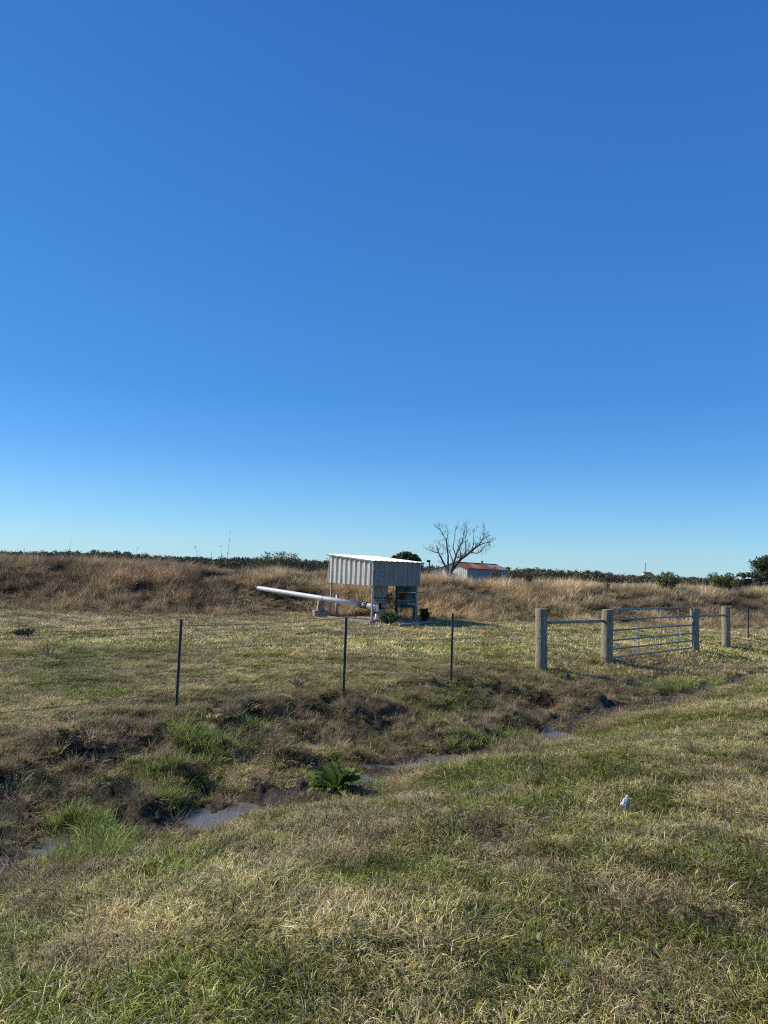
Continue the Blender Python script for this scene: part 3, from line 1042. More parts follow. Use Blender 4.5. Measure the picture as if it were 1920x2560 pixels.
# pale seeding grass by the second steel post
wispy('seeding_grass', 'pale dry seeding grass clump left of the second steel post', 742, 1690, 1752, 80, 13.0, 81, 'twig', 16, None, 0, 'grass clump', up=1.3)
wispy('seeding_grass', 'thin pale dry stems arching over the field near the left edge', 120, 1590, 1660, 110, 16.0, 82, 'twig', 10, None, 0, 'grass clump', up=1.2)

# ------------------------------------------------------------------ dock plant
def dock(label, px, py, z, scale, n, seed):
    c = gz(px, py, z); c.z = Hf(c.x, c.y)
    r = random.Random(seed); V = []; Fc = []; RN = []
    for i in range(n):
        az = r.random() * 6.283; L = scale * r.uniform(.55, 1.0); w = L * r.uniform(.16, .30)
        ang = r.uniform(.1, 1.3) ** 1.0; cu = r.uniform(.2, 1.9); p_ = Vector((0, 0, 0)) + Vector((math.cos(az), math.sin(az), 0)) * r.random() * .05 * scale * 2
        side = Vector((-math.sin(az), math.cos(az), 0)); b = len(V); S = 8; rn = r.random()
        tilt = r.gauss(0, .25)
        for k in range(S + 1):
            f = k / S
            ww = w * (.10 if f < .12 else math.sin(math.pi * min(1, (f - .05) / .97)) ** .7) * .5 + .002
            rip = .022 * math.sin(f * 22 + i) * scale * 2
            fold = Vector((0, 0, .22 * ww))
            up = Vector((0, 0, 1))
            V += [p_ - side * ww + up * (fold.z + rip + tilt * ww), p_, p_ + side * ww + up * (fold.z - rip - tilt * ww)]
            RN += [rn * .8 + .2, rn * .8 + .3, rn * .8 + .2]
            p_ = p_ + Vector((math.cos(az) * math.sin(ang), math.sin(az) * math.sin(ang), math.cos(ang))) * L / S
            ang += cu / S
        for k in range(S):
            a = b + 3 * k
            Fc += [(a, a + 1, a + 4, a + 3), (a + 1, a + 2, a + 5, a + 4)]
    me = np_mesh('dock_plant', np.array([tuple(v) for v in V]), np.array(Fc), {'rnd': np.clip(np.array(RN), 0, 1)}, True)
    me.materials.append(MAT['dock'])
    o = bpy.data.objects.new('dock_plant', me); COL.objects.link(o); o.location = c
    return tag(o, label, 'plant')


dock('broad leaved green dock plant growing on the edge of the muddy ditch', 838, 1985, -.90, .41, 64, 2)

# ------------------------------------------------------------------ fence
LT = gz(440, 1777, -.6)
TP = [(440, 1777, 1548), (858, 1727, 1542), (1127, 1690, 1533), (1870, 1597, 1516)]
TLAB = ['dark steel fence post standing nearest the left edge of the photo',
        'dark steel fence post in front of the pump shed, middle of the near three',
        'dark steel fence post right of the shed, between it and the wooden posts',
        'small far steel fence post right of the wooden gate posts']
fdir = Vector((.66, .75, 0)).normalized()
frz = math.atan2(fdir.y, fdir.x)


def tpost(loc, h, label):
    t = thing('steel_post', label, 'fence post', loc, frz, 'steel posts of the wire fence')
    mb = MB()
    mb.box((0, .0, h / 2 - .15), (.040, .005, h + .3)); mb.box((0, -.0195, h / 2 - .15), (.005, .034, h + .298))
    k = .12
    while k < h - .02:
        mb.box((0, .0048, k), (.012, .0055, .018)); k += .054
    mb.build('shaft', MAT['tpost'], t)
    for z in WH:
        if z < h:
            c = MB(); c.tube([(-.024, -.004, z - .012), (-.022, .008, z), (0, .012, z + .003), (.022, .008, z), (.024, -.004, z + .012)], .0045, 6)
            c.build('wire_clip', MAT['clip'], t)
    return t


WH = [1.28, 1.20, .93, .62, .30]
posts = []
for (px, pb, pt), lab in zip(TP, TLAB):
    b = gz(px, pb, -.6)
    for _ in range(4):
        b = gz(px, pb, Hf(b.x, b.y) + .015)
    h = at(px + (12 if px == 440 else 3), pt, b.y).z - Hf(b.x, b.y)
    b.z = Hf(b.x, b.y)
    tpost(b, h, lab)
    posts.append((b, h))


def wpost(px, pb, pt, rad, label, seed, hole=True):
    b = gz(px, pb, -.6)
    for _ in range(4): b = gz(px, pb, Hf(b.x, b.y) + .01)
    b.y += rad; b.x += rad * .2
    g = Hf(b.x, b.y)
    h = at(px, pt, b.y).z - g; b.z = g
    t = thing('wooden_post', label, 'gate post', b, 0, 'round wooden posts by the gate')
    n = 28; m = 26; V = []; Fc = []
    lx, ly = random.Random(seed).uniform(-.012, .012), random.Random(seed + 1).uniform(-.01, .01)
    for i in range(m + 1):
        z = -.3 + (h + .3) * i / m
        for k in range(n):
            a = 2 * math.pi * k / n
            rr = rad * (1.04 - .05 * i / m) * (1 + .035 * (mnoise.noise(Vector((math.cos(a) * 1.6, math.sin(a) * 1.6, z * .8 + seed * 5))))
                                               + .02 * mnoise.noise(Vector((math.cos(a) * 6, math.sin(a) * 6, z * 1.5 + seed))))
            if i == m: rr *= .965
            V.append((rr * math.cos(a) + lx * z, rr * math.sin(a) + ly * z, z - (.006 if i == m - 1 else 0)))
    for i in range(m):
        for k in range(n):
            a = i * n + k; c = i * n + (k + 1) % n
            Fc.append((a, c, c + n, a + n))
    mb = MB(); mb.add(V, Fc); mb.build('shaft', MAT['wood'], t, True)
    top = MB(); tp = V[m * n:]  # sawn end
    top.add(tp + [(lx * h, ly * h, h + .004)], [(k, (k + 1) % n, n) for k in range(n)])
    top.build('cut_top', MAT['woodtop'], t, True)
    for (ha, hz) in hole or ():
        a = R(ha); hb = MB(); d = Vector((math.cos(a), math.sin(a), 0))
        hb.tube([d * rad * .90 + Vector((0, 0, h * hz)), d * (rad * 1.035) + Vector((0, 0, h * hz))], .018, 12)
        hb.build('bolt_hole', MAT['hole'], t)
    return t, b, h


w1, b1, h1 = wpost(1353, 1681, 1522, .145, 'stout round wooden post, nearest and leftmost of the four by the gate', 1, [(232, .52)])
w2, b2, h2 = wpost(1518, 1658, 1524, .155, 'dark streaked wooden post carrying the hinge side of the metal gate', 2, None)
w3, b3, h3 = wpost(1739, 1630, 1520, .14, 'wooden post with a chain that holds the latch end of the metal gate', 3, [(262, .78), (248, .91), (250, .56)])
w4, b4, h4 = wpost(1818, 1614, 1517, .14, 'farthest and rightmost of the four round wooden posts', 4, [(290, .86)])

# wires
def strand(name, pts, rad, label, group, cat='wire', barbs=True):
    mb = MB(); r = random.Random(int(pts[0][2] * 997))
    P_ = []
    for a, b in zip(pts[:-1], pts[1:]):
        a = Vector(a); b = Vector(b)
        for k in range(8):
            f = k / 8
            P_.append(a.lerp(b, f) - Vector((0, 0, .03 * 4 * f * (1 - f))))
    P_.append(Vector(pts[-1]))
    mb.tube(P_, rad, 5)
    if barbs:
        L = 0
        for a, b in zip(P_[:-1], P_[1:]):
            n = max(1, int((b - a).length / .13))
            for k in range(n):
                p0 = a.lerp(b, k / n)
                d = Vector((r.gauss(0, 1), r.gauss(0, 1), r.gauss(0, 1))).normalized() * .013
                mb.tube([p0 - d, p0 + d], .0014, 3)
    o = mb.build(name, MAT['wire'])
    return tag(o, label, cat, group)


off = Vector((-.74, .66, 0)) * -.012
wn = ['topmost', 'second from top', 'third from top', 'fourth from top', 'lowest']
pl = posts[0][0] - fdir * 3.3
pl.z = -.6
pl2 = posts[0][0] - fdir * 6.6
pl2.z = -.6
for b, h, lab in ((pl, 1.35, 'steel fence post just outside the left edge of the photo'),):
    tpost((b.x, b.y, Hf(b.x, b.y)), h, lab)
for i, z in enumerate(WH):
    pts = [pl2 + Vector((0, 0, z)), pl + Vector((0, 0, z))] + [posts[k][0] + Vector((0, 0, z)) for k in range(3)]
    e = Vector(b1) + Vector((0, 0, z)) - fdir * .13
    strand('fence_wire', [p_ + off for p_ in pts] + [e], .0034 if i < 1 else .0026, '%s wire strand of the fence left of the wooden posts' % wn[i], 'wire strands of the left fence')
for i, z in enumerate(WH[:4]):
    e = posts[3][0] + fdir * 6; e.z = -.6 + z
    strand('fence_wire', [Vector(b4) + Vector((0, 0, z * .95)) + fdir * .13, posts[3][0] + Vector((0, 0, z)) + off, e], .0022,
           '%s wire strand running on from the last wooden post to the right edge' % ['topmost', 'second', 'third', 'lowest'][i], 'wire strands of the right fence')

# brace rails
def rail(a, b, rad, label):
    mb = MB(); mb.tube([a, b], rad, 14)
    m2 = (Vector(a) + Vector(b)) / 2; d = (Vector(b) - Vector(a)).normalized()
    mb.tube([m2 - d * .06, m2 + d * .06], rad * 1.12, 14)
    o = mb.build('brace_rail', MAT['galv'], None, True)
    return tag(o, label, 'brace rail', 'galvanised brace rails')


def face(b, toward, rad):
    d = (Vector(toward) - Vector(b)); d.z = 0; d.normalize()
    return Vector(b) + d * rad


ra = face(b1, b2, .13); rb = face(b2, b1, .14)
ra.z = at(1372, 1557, b1.y).z; rb.z = at(1503, 1552, b2.y).z
rail(ra, rb, .038, 'galvanised pipe rail bracing the two left wooden posts')
ra2 = face(b3, b4, .12); rb2 = face(b4, b3, .10); ra2.z = at(1752, 1540, b3.y).z; rb2.z = at(1806, 1538, b4.y).z
rail(ra2, rb2, .034, 'galvanised pipe rail bracing the two right wooden posts')
s_ = face(b1, b2, .15); s_.z = ra.z - .02; e_ = face(b2, b1, .16); e_.z = b2.z + .17
o = MB(); dd = (e_ - s_); o.tube([s_, s_ + dd * .5 + Vector((0, 0, -.03)), e_], .004, 5)
o.tube([s_ + Vector((.0, -.02, 0)), s_ + dd * .5 + Vector((.01, -.02, -.05)), e_ + Vector((0, -.02, -.05))], .004, 5)
a_ = Vector(b2); o.tube([a_ + Vector((.165 * math.cos(k / 12 * 6.283), .165 * math.sin(k / 12 * 6.283), .14 + .02 * math.sin(k))) for k in range(13)], .004, 5)
tag(o.build('brace_wire', MAT['wire']), 'twisted wire slanting down from the brace rail to the hinge post', 'wire')


# gate
def gate():
    a = face(b2, b3, .20); b = face(b3, b2, .19)
    a = Vector((a.x, a.y, 0)); b = Vector((b.x, b.y, 0))
    d = (b - a); L = d.length; rz = math.atan2(d.y, d.x)
    zt = at(1535, 1524, a.y).z; zb = at(1535, 1645, a.y).z; zt2 = at(1726, 1519, b.y).z
    t = thing('tube_gate', 'grey galvanised tubular farm gate hung between two wooden posts', 'gate', (a.x, a.y, zb), rz)
    hh = zt - zb; r = .027
    slope = (zt2 - zt) / L * .5

    def q(x, z): return Vector((x, 0, z + slope * x))
    # rounded outer frame
    fr = MB(); c = .12; pts = []
    for (cx, cz, a0) in ((L - c, hh - c, 0), (c, hh - c, 90), (c, c, 180), (L - c, c, 270)):
        for k in range(6):
            an = R(a0 + 90 * k / 5); pts.append(q(cx + c * math.cos(an), cz + c * math.sin(an)))
    pts.append(pts[0])
    fr.tube(pts, r, 10, cap=False); fr.build('frame', MAT['galv'], t, True)
    for f in (.175, .355, .565, .785):
        m = MB(); m.tube([q(.02, hh * f), q(L - .02, hh * f)], r * .86, 10); m.build('bar', MAT['galv'], t, True)
    for f in (.30, .57, .79):
        m = MB()
        for o_ in (-.028, .028):
            m.box((L * f + o_, -.024, hh / 2 + slope * L * f), (.013, .012, hh - .02))
        m.build('upright', MAT['galv'], t)
    # hinges
    for z in (.16, hh - .14):
        m = MB(); m.tube([(-.10, 0, z), (.0, 0, z)], .012, 8); m.tube([(-.012, 0, z - .04), (-.012, 0, z + .04)], .03, 10)
        m.build('hinge', MAT['galv'], t)
    # chain
    m = MB(); z = hh * .66
    P0 = q(L - .02, z + .03); P1 = q(L + .12, z - .01); P2 = q(L + .33, z - .07)
    n = 16
    for k in range(n):
        f = k / (n - 1)
        p0 = (P0 * (1 - f) ** 2 + P1 * 2 * f * (1 - f) + P2 * f * f) + Vector((0, -.155 * math.sin(math.pi * min(1, f * 1.15)), -.03 * math.sin(math.pi * f)))
        an = k * math.pi / 2
        m.tube([p0 + Vector((.018 * math.cos(u), .009 * math.sin(u) * math.cos(an), .009 * math.sin(u) * math.sin(an))) for u in [j * 6.283 / 8 for j in range(9)]], .0045, 5)
    m.box(P0 + Vector((-.0, -.03, -.01)), (.07, .03, .10))
    m.build('latch_chain', MAT['clip'], t)


gate()


# ------------------------------------------------------------------ pump shed
A = SHED[0].copy(); Cc = SHED[1].copy()
u = Cc - A; u.z = 0; LU = u.length; u.normalize()
v = Vector((u.y, -u.x, 0))
# length of the right face from the far corner's pixel
best = min((abs(((A + v * t_).x / (A + v * t_).y) - ((1054 - 960) / F)), t_) for t_ in [k * .01 for k in range(100, 450)])
LV = best[1]
ZG = Hf(A.x, A.y) - .02
ZG = -.585
shed = thing('pump_shed', 'small open sided metal shed with white roof and ribbed grey upper walls', 'shed', (A.x, A.y, ZG), math.atan2(u.y, u.x))
# local frame: x along u (to far left corner), y along -v  (because rot by u angle: local y = rot90(u) ) 
lv = -1.0 if Vector((-u.y, u.x, 0)).dot(v) < 0 else 1.0
zA = at(934, 1402, A.y).z - ZG; zAb = at(935, 1464, A.y).z - ZG
zC = at(826, 1387, Cc.y).z - ZG
print('SHED', tuple(A), tuple(Cc), LU, LV, 'lv', lv, zA, zAb, zC)


def S(x, y, z): return Vector((x, y * lv, z))


PW = .07
for (x, y, zt) in ((0, 0, zA), (LU, 0, zC), (0, LV, zA), (LU, LV, zC)):
    mb = MB(); mb.box(S(x + (PW / 2 + .03 if x == 0 else -PW / 2 - .03), y + (PW / 2 + .03 if y == 0 else -PW / 2 - .03), (zt - .06) / 2 - .1), (PW, PW, zt - .06 + .2))
    # the nearest post and its neighbours stand just inside the sheeting
    mb.build('post', MAT['post_steel'], shed, bevel=.006)


def ribprofile(L, pitch, depth, x0=.0):
    """list of (along, out)"""
    out = [(0, 0)]
    n = int(round(L / pitch)); p_ = L / n
    for i in range(n):
        c = (i + .5) * p_
        for k in (-.33, .33):
            pass
        # two low stiffening ribs and one tall rib per pitch
        out += [(c - .045, 0), (c - .028, depth), (c + .028, depth), (c + .045, 0)]
        if i < n - 1:
            for k in (.34, .66):
                cc = c + p_ * k
                out += [(cc - .016, 0), (cc - .006, depth * .22), (cc + .006, depth * .22), (cc + .016, 0)]
    out.append((L, 0))
    return out


def rib_panel(name, fn, zb, ztfn, L, npitch, depth, out, mt='panel'):
    """fn(along,out,z)->point"""
    pr = ribprofile(L, L / npitch, depth)
    V = []; Fc = []
    for (a, o_) in pr:
        V.append(fn(a, o_, zb)); V.append(fn(a, o_, ztfn(a)))
    for (a, o_) in pr:
        V.append(fn(a, o_ - .004, zb)); V.append(fn(a, o_ - .004, ztfn(a)))
    n = len(pr)
    for i in range(n - 1):
        a = 2 * i
        Fc.append((a, a + 2, a + 3, a + 1)); b = a + 2 * n
        Fc.append((b, b + 1, b + 3, b + 2)); Fc.append((a, b, b + 2, a + 2))
    mb = MB(); mb.add(V, Fc)
    return mb.build(name, MAT[mt], shed)


rib_panel('wall_panel', lambda a, o_, z: S(a, -o_, z), zAb, lambda a: zA + (zC - zA) * a / LU - .015, LU, 9, .06, 0)
rib_panel('wall_panel', lambda a, o_, z: S(-o_, a, z), zAb, lambda a: zA - .015, LV, 10, .035, 0, 'panel_shaded')
rib_panel('wall_panel', lambda a, o_, z: S(a, LV + o_, z), zAb, lambda a: zA + (zC - zA) * a / LU - .015, LU, 9, .03, 0, 'panel_shaded')
rib_panel('wall_panel', lambda a, o_, z: S(LU + o_, a, z), zAb, lambda a: zC - .015, LV, 10, .03, 0)
# corner and lower trims
mb = MB()
mb.box(S(-.028, -.0635, (zAb + zA) / 2 - .02), (.05, .012, zA - zAb - .03))
mb.build('corner_trim', MAT['post_steel'], shed); mb = MB()
mb.box(S(LU - .01, -.0645, (zAb + zC) / 2 - .02), (.05, .008, zC - zAb - .06))
mb.build('corner_trim', MAT['post_steel'], shed); mb = MB()
mb.box(S(-.0275, LV + .01, (zAb + zA) / 2 - .02), (.008, .05, zA - zAb - .03))
mb.build('corner_trim', MAT['post_steel'], shed)
mb = MB()
mb.box(S(LU / 2, .034, zAb + .03), (LU - .2, .03, .05)); mb.box(S(.034, LV / 2, zAb + .03), (.03, LV - .2, .05))
mb.box(S(LU / 2, LV - .034, zAb + .03), (LU - .2, .03, .05)); mb.box(S(LU - .034, LV / 2, zAb + .03), (.03, LV - .2, .05))
mb.build('wall_girt', MAT['trim'], shed)
# roof : ribs run down the slope (along local x)
OX0, OX1, OY0, OY1 = -.12, .16, -.10, .16
slope = (zC - zA) / LU  # roof pitch
pr = ribprofile(LV + OY1 - OY0, .29, .028)
V = []; Fc = []
for (a, o_) in pr:
    for x in (OX0, LU + OX1):
        V.append(S(x, OY0 + a, zA + slope * x + .012 + o_))
n = len(pr)
for (a, o_) in pr:
    for x in (OX0, LU + OX1):
        V.append(S(x, OY0 + a, zA + slope * x + .006 + o_))
for i in range(n - 1):
    a = 2 * i; Fc.append((a, a + 1, a + 3, a + 2)); b = a + 2 * n
    Fc.append((b, b + 2, b + 3, b + 1)); Fc.append((a, a + 2, b + 2, b)); Fc.append((a + 1, b + 1, b + 3, a + 3))
mb = MB(); mb.add(V, Fc); mb.build('roof', MAT['roof'], shed)
mb = MB()
an = math.atan(slope); Mx = Matrix.Rotation(-an, 3, 'Y')
for y in (OY0 + .01, LV + OY1 - .01):
    mb.box(S(LU / 2 + .02, y, zA + slope * (LU / 2 + .02) - .018), ((LU + OX1 - OX0 - .01), .014, .045), M=Mx)
mb.build('roof_edge_trim', MAT['trim'], shed)
mb = MB()
for y in (.35, LV / 2, LV - .35):
    mb.box(S(LU / 2, y, zA + slope * LU / 2 - .07), (LU - .12, .05, .10), M=Mx)
mb.build('rafter', MAT['trim'], shed)

# gravel pad with concrete kerb
pad = thing('gravel_pad', 'reddish gravel pad with thin concrete kerb under the metal shed', 'pad', (A.x, A.y, ZG), math.atan2(u.y, u.x))
gx0, gx1, gy0, gy1 = -.10, LU + .2, -.12, LV + .2
nx = 60; V = []; Fc = []
for i in range(nx + 1):
    for j in range(nx + 1):
        x = gx0 + (gx1 - gx0) * i / nx; y = gy0 + (gy1 - gy0) * j / nx
        V.append(S(x, y, .035 + .03 * mnoise.noise(Vector((x * 1.3, y * 1.3, 3))) + .02 * mnoise.noise(Vector((x * 9, y * 9, 1)))))
for i in range(nx):
    for j in range(nx):
        a = i * (nx + 1) + j; Fc.append((a, a + 1, a + nx + 2, a + nx + 1))
mb = MB(); mb.add(V, Fc); mb.build('gravel_bed', MAT['gravel'], pad, True)
mb = MB()
mb.box(S((gx0 + gx1) / 2, gy0 - .04, .0), (gx1 - gx0 + .16, .08, .19)); mb.box(S(gx0 - .04, (gy0 + gy1) / 2, .0), (.08, gy1 - gy0, .189))
mb.box(S((gx0 + gx1) / 2, gy1 + .04, .0), (gx1 - gx0 + .16, .08, .19)); mb.box(S(gx1 + .04, (gy0 + gy1) / 2, .0), (.08, gy1 - gy0, .189))
mb.build('kerb', MAT['conc'], pad, bevel=.01)

# ---- pump
pc = at(951, 1520, A.y + .95); pc.z = ZG + .03
pump = thing('water_pump', 'grey vertical electric motor on a flaking white pump head under the shed', 'pump', pc)
zm0 = at(951, 1501, pc.y).z - pc.z; zm1 = zm0 + 1.02; zf = at(951, 1527, pc.y).z - pc.z
mr = .285
mb = MB()
mb.lathe([(mr * .80, zm0), (mr * .98, zm0 + .02), (mr * .98, zm0 + .05), (mr * .93, zm0 + .07), (mr * .95, zm0 + .14), (mr, zm0 + .16), (mr, zm0 + .78), (mr * .96, zm0 + .82),
          (mr * .96, zm0 + .92), (mr * .80, zm0 + 1.0), (mr * .3, zm1)], 36)
mb.build('motor', MAT['motor'], pump, True)
for k in range(12):
    a = 2 * math.pi * k / 12 + .12
    mb = MB(); mb.box((mr * .95 * math.cos(a), mr * .95 * math.sin(a), zm0 + .105), (.02, .07, .055), rz=a)
    mb.build('vent_slot', MAT['hole'], pump)
mb = MB()
mb.lathe([(.24, zm0 - .10), (.27, zm0 - .09), (.27, zm0 - .04), (.22, zm0 - .03), (.22, zm0)], 28)
for a0 in (20, 110, 200, 290):   # windowed stool: four curved legs
    a = R(a0)
    for q in range(4):
        aa = a + R(q * 14)
        mb.box((.20 * math.cos(aa), .20 * math.sin(aa), zf + (zm0 - .1 - zf) * .5 + .02), (.03, .065, zm0 - .10 - zf + .04), rz=aa)
mb.lathe([(.24, zf - .02), (.24, zf + .05), (.20, zf + .06)], 28)
mb.build('discharge_head', MAT['rusty'], pump)
mb = MB(); mb.lathe([(.055, zf), (.055, zm0 - .04)], 14); mb.lathe([(.12, zf + .0), (.12, zf + .1), (.07, zf + .14)], 18); mb.build('drive_shaft', MAT['dark'], pump)
mb = MB(); mb.lathe([(.16, -.02), (.16, .10), (.15, zf - .06), (.20, zf - .03)], 20); mb.build('column_pipe', MAT['rusty'], pump, True)
mb = MB(); mb.box((0, 0, .01), (.75, .75, .10)); mb.build('base_plate', MAT['conc'], pump, bevel=.01)
# junction box and flex
jx = at(976, 1491, pc.y - .12) - pc
mb = MB(); mb.box(jx, (.17, .14, .22)); mb.box(jx + Vector((-.10, .04, .02)), (.12, .06, .08)); mb.build('junction_box', MAT['black'], pump, bevel=.01)
mb = MB(); mb.box(jx + Vector((0, -.075, 0)), (.10, .012, .13)); mb.build('box_cover', MAT['motor'], pump)
# small relief pipe (white) at the foot
w0 = at(941, 1535, pc.y - .35) - pc
mb = MB(); mb.tube([w0, w0 + Vector((0, 0, -.16)), w0 + Vector((-.02, -.02, -.26))], .055, 12); mb.build('drain_elbow', MAT['pvc'], pump, True)

# ---- white discharge pipe
pR = at(936, 1517, pc.y); pM1 = at(902, 1511, A.y + 1.35)
pL = at(643, 1470, 33.9)
pipe = thing('discharge_pipe', 'long white pipe running from the pump up into the canal bank', 'pipe', (pR.x, pR.y, pR.z))
o0 = Vector((0, 0, 0)); vm = pM1 - pR; vl = pL - pR
mb = MB(); dirL = (vl - vm).normalized()
mb.tube([vm, vm + (vl - vm) * .33, vl, vl + dirL * .1], .108, 24); mb.build('long_section', MAT['pvc'], pipe, True)
mb = MB(); mb.tube([Vector((.12, 0, -.015)), o0, vm * .5, vm], .104, 24, cap=True); mb.build('short_section', MAT['pvc'], pipe, True)
for f in (0.0, .36):
    c = vm * (1 - f) - (vm.normalized() * .0)
    dv = vm.normalized()
    for s2 in (-.06, .06):
        mb = MB(); mb.tube([c + dv * (s2 - .018), c + dv * (s2 + .018)], .128, 20); mb.build('clamp_ring', MAT['dark'], pipe)
    mb = MB(); mb.tube([c - dv * .042, c + dv * .042], .122, 24); mb.build('coupling', MAT['rusty'], pipe, True)
    for k in range(6):
        a = k * math.pi / 3 + .4
        side = dv.cross(Vector((0, 0, 1))).normalized(); upv = side.cross(dv)
        pp = c + (side * math.cos(a) + upv * math.sin(a)) * .135
        mb = MB(); mb.tube([pp - dv * .09, pp + dv * .09], .012, 6); mb.build('bolt', MAT['dark'], pipe)
mb = MB(); mb.tube([vl - dirL * .02, vl + dirL * .12], .135, 20); mb.build('end_collar', MAT['dark'], pipe)
lm = at(837, 1501, 0.0 + pR.y + (pL.y - pR.y) * .34)
f = .335; sp = vm + (vl - vm) * f
for k in (-.05, .03):
    mb = MB(); mb.tube([sp + dirL * k - dirL * .012, sp + dirL * k + dirL * .012], .1095, 20); mb.build('band', MAT['dark'], pipe)

# ---- concrete pipe support
sb = pR + sp; g = Hf(sb.x, sb.y)
sup = thing('pipe_pedestal', 'squat concrete pedestal carrying the white pipe at the left of the shed', 'pedestal', (sb.x - .12, sb.y, g), R(20))
mb = MB(); hp = sb.z - .10 - g
mb.box((0, 0, .08), (.62, .5, .44)); mb.build('footing', MAT['conc'], sup, bevel=.015)
mb = MB(); w = .15; z1 = hp
mb.add([(-w * 1.1, -w, .30), (w * 1.1, -w, .30), (w * 1.1, w, .30), (-w * 1.1, w, .30), (-w * .8, -w * .9, z1), (w * .8, -w * .9, z1), (w * .8, w * .9, z1), (-w * .8, w * .9, z1)],
       [(0, 3, 2, 1), (4, 5, 6, 7), (0, 1, 5, 4), (1, 2, 6, 5), (2, 3, 7, 6), (3, 0, 4, 7)])
mb.build('pillar', MAT['conc'], sup, bevel=.01)
vp = at(843, 1497, sb.y + .35); gg = Hf(vp.x, vp.y); zt = at(843, 1487, sb.y + .35).z
mb = MB(); mb.tube([(0, 0, -.1), (0, 0, zt - gg)], .075, 16); o = mb.build('vent_pipe', MAT['post_steel'], None, True); o.location = (vp.x, vp.y, gg)
tag(o, 'short pale upright pipe stub rising behind the white pipe', 'pipe stub')

# ---- control board
bl = at(990, 1548, A.y + 2.3); br = at(1034, 1551, A.y + 2.5)
bl.z = br.z = ZG
d = br - bl; LB = d.length
brd = thing('control_board', 'weathered dark plywood board on two timber posts beside the pump', 'board', bl, math.atan2(d.y, d.x))
zb_ = at(1012, 1519, bl.y + .1).z - ZG; zt_ = zAb + .35
for x in (0, LB):
    mb = MB(); mb.box((x, 0, zt_ / 2 - .1), (.10, .10, zt_ + .2)); mb.build('post', MAT['hole' if x == 0 else 'board'], brd, bevel=.006)
    mb.v and None
mb = MB()
for k in range(4):
    zz = zb_ + (zt_ - zb_) * (k + .5) / 4
    mb.box((LB / 2, -.065 + .004 * (k % 2), zz), (LB + .04, .025, (zt_ - zb_) / 4 - .01))
mb.build('board_panel', MAT['board'], brd, bevel=.003)
mb = MB(); mb.box((LB * .30, -.13, zb_ + .50), (.20, .10, .30)); mb.build('switch_box', MAT['dark'], brd, bevel=.01)
mb = MB(); mb.tube([(LB * .30, -.13, zb_ + .35), (LB * .32, -.13, zb_ + .12), (LB * .20, -.12, zb_ - .02)], .012, 6); mb.build('wiring', MAT['black'], brd); mb = MB(); mb.tube([(LB * .40, -.10, zb_ + .8), (LB * .55, -.11, zb_ + .62), (LB * .35, -.11, zb_ + .60)], .010, 6)
mb.build('wiring', MAT['black'], brd)
for (py_, nm) in ((1481, 'a'), (1509.5, 'b')):
    zz = at(1025, py_, bl.y + .2).z - ZG
    mb = MB(); mb.tube([(LB * .58, -.10, zz), (LB + .02, -.10, zz)], .026, 10); mb.build('conduit', MAT['pvc'], brd, True)
    mb = MB(); mb.tube([(LB + .02, -.10, zz), (LB + .42, -.06, zz + .005)], .012, 8); mb.build('thin_conduit', MAT['wire'], brd, True)
# cable between the junction box and the board
c0 = pc + jx + Vector((0, -.02, -.11)); c1 = at(983, 1520, pc.y - .1); c2 = at(992, 1528, pc.y); c3 = at(1004, 1522, bl.y - .06); c4 = at(1003, 1508, bl.y - .07)
mb = MB(); P_ = [c0, at(972, 1507, pc.y - .12), at(977, 1517, pc.y - .12), c1 + Vector((0, 0, -.02)), c2, at(1000, 1527.5, bl.y - .06), c3, c4]
Q = []
for i in range(len(P_) - 1):
    p0 = P_[max(i - 1, 0)]; p1 = P_[i]; p2 = P_[i + 1]; p3 = P_[min(i + 2, len(P_) - 1)]
    for k in range(6):
        t_ = k / 6
        Q.append(.5 * ((2 * p1) + (p2 - p0) * t_ + (2 * p0 - 5 * p1 + 4 * p2 - p3) * t_ ** 2 + (3 * p1 - p0 - 3 * p2 + p3) * t_ ** 3))
mb.tube(Q, .017, 8); tag(mb.build('power_cable', MAT['black'], None, True), 'black flexible cable looping from the pump motor to the control board', 'cable')

# white pipe lying at the right edge of the pad
q0 = gz(1000, 1564, -.50); q1 = gz(1081, 1555, -.50)
mb = MB(); mb.tube([q0, q1], .055, 14); tag(mb.build('loose_pipe', MAT['motor'], None, True), 'white pipe lying along the ground right of the pump', 'pipe')  # white pipe in motor grey: the shed's shadow is put into its colour
q0 = gz(949, 1566, -.53); mb = MB()
mb.lathe([(.02, -.08), (.06, -.06), (.062, 0), (.055, .05), (.05, .06), (.02, .065)], 14); o = mb.build('white_bucket_lid', MAT['pvc'], None, True)
o.name = 'plastic_cap'; o.location = q0; tag(o, 'small white pipe cap at the corner of the gravel pad', 'cap')

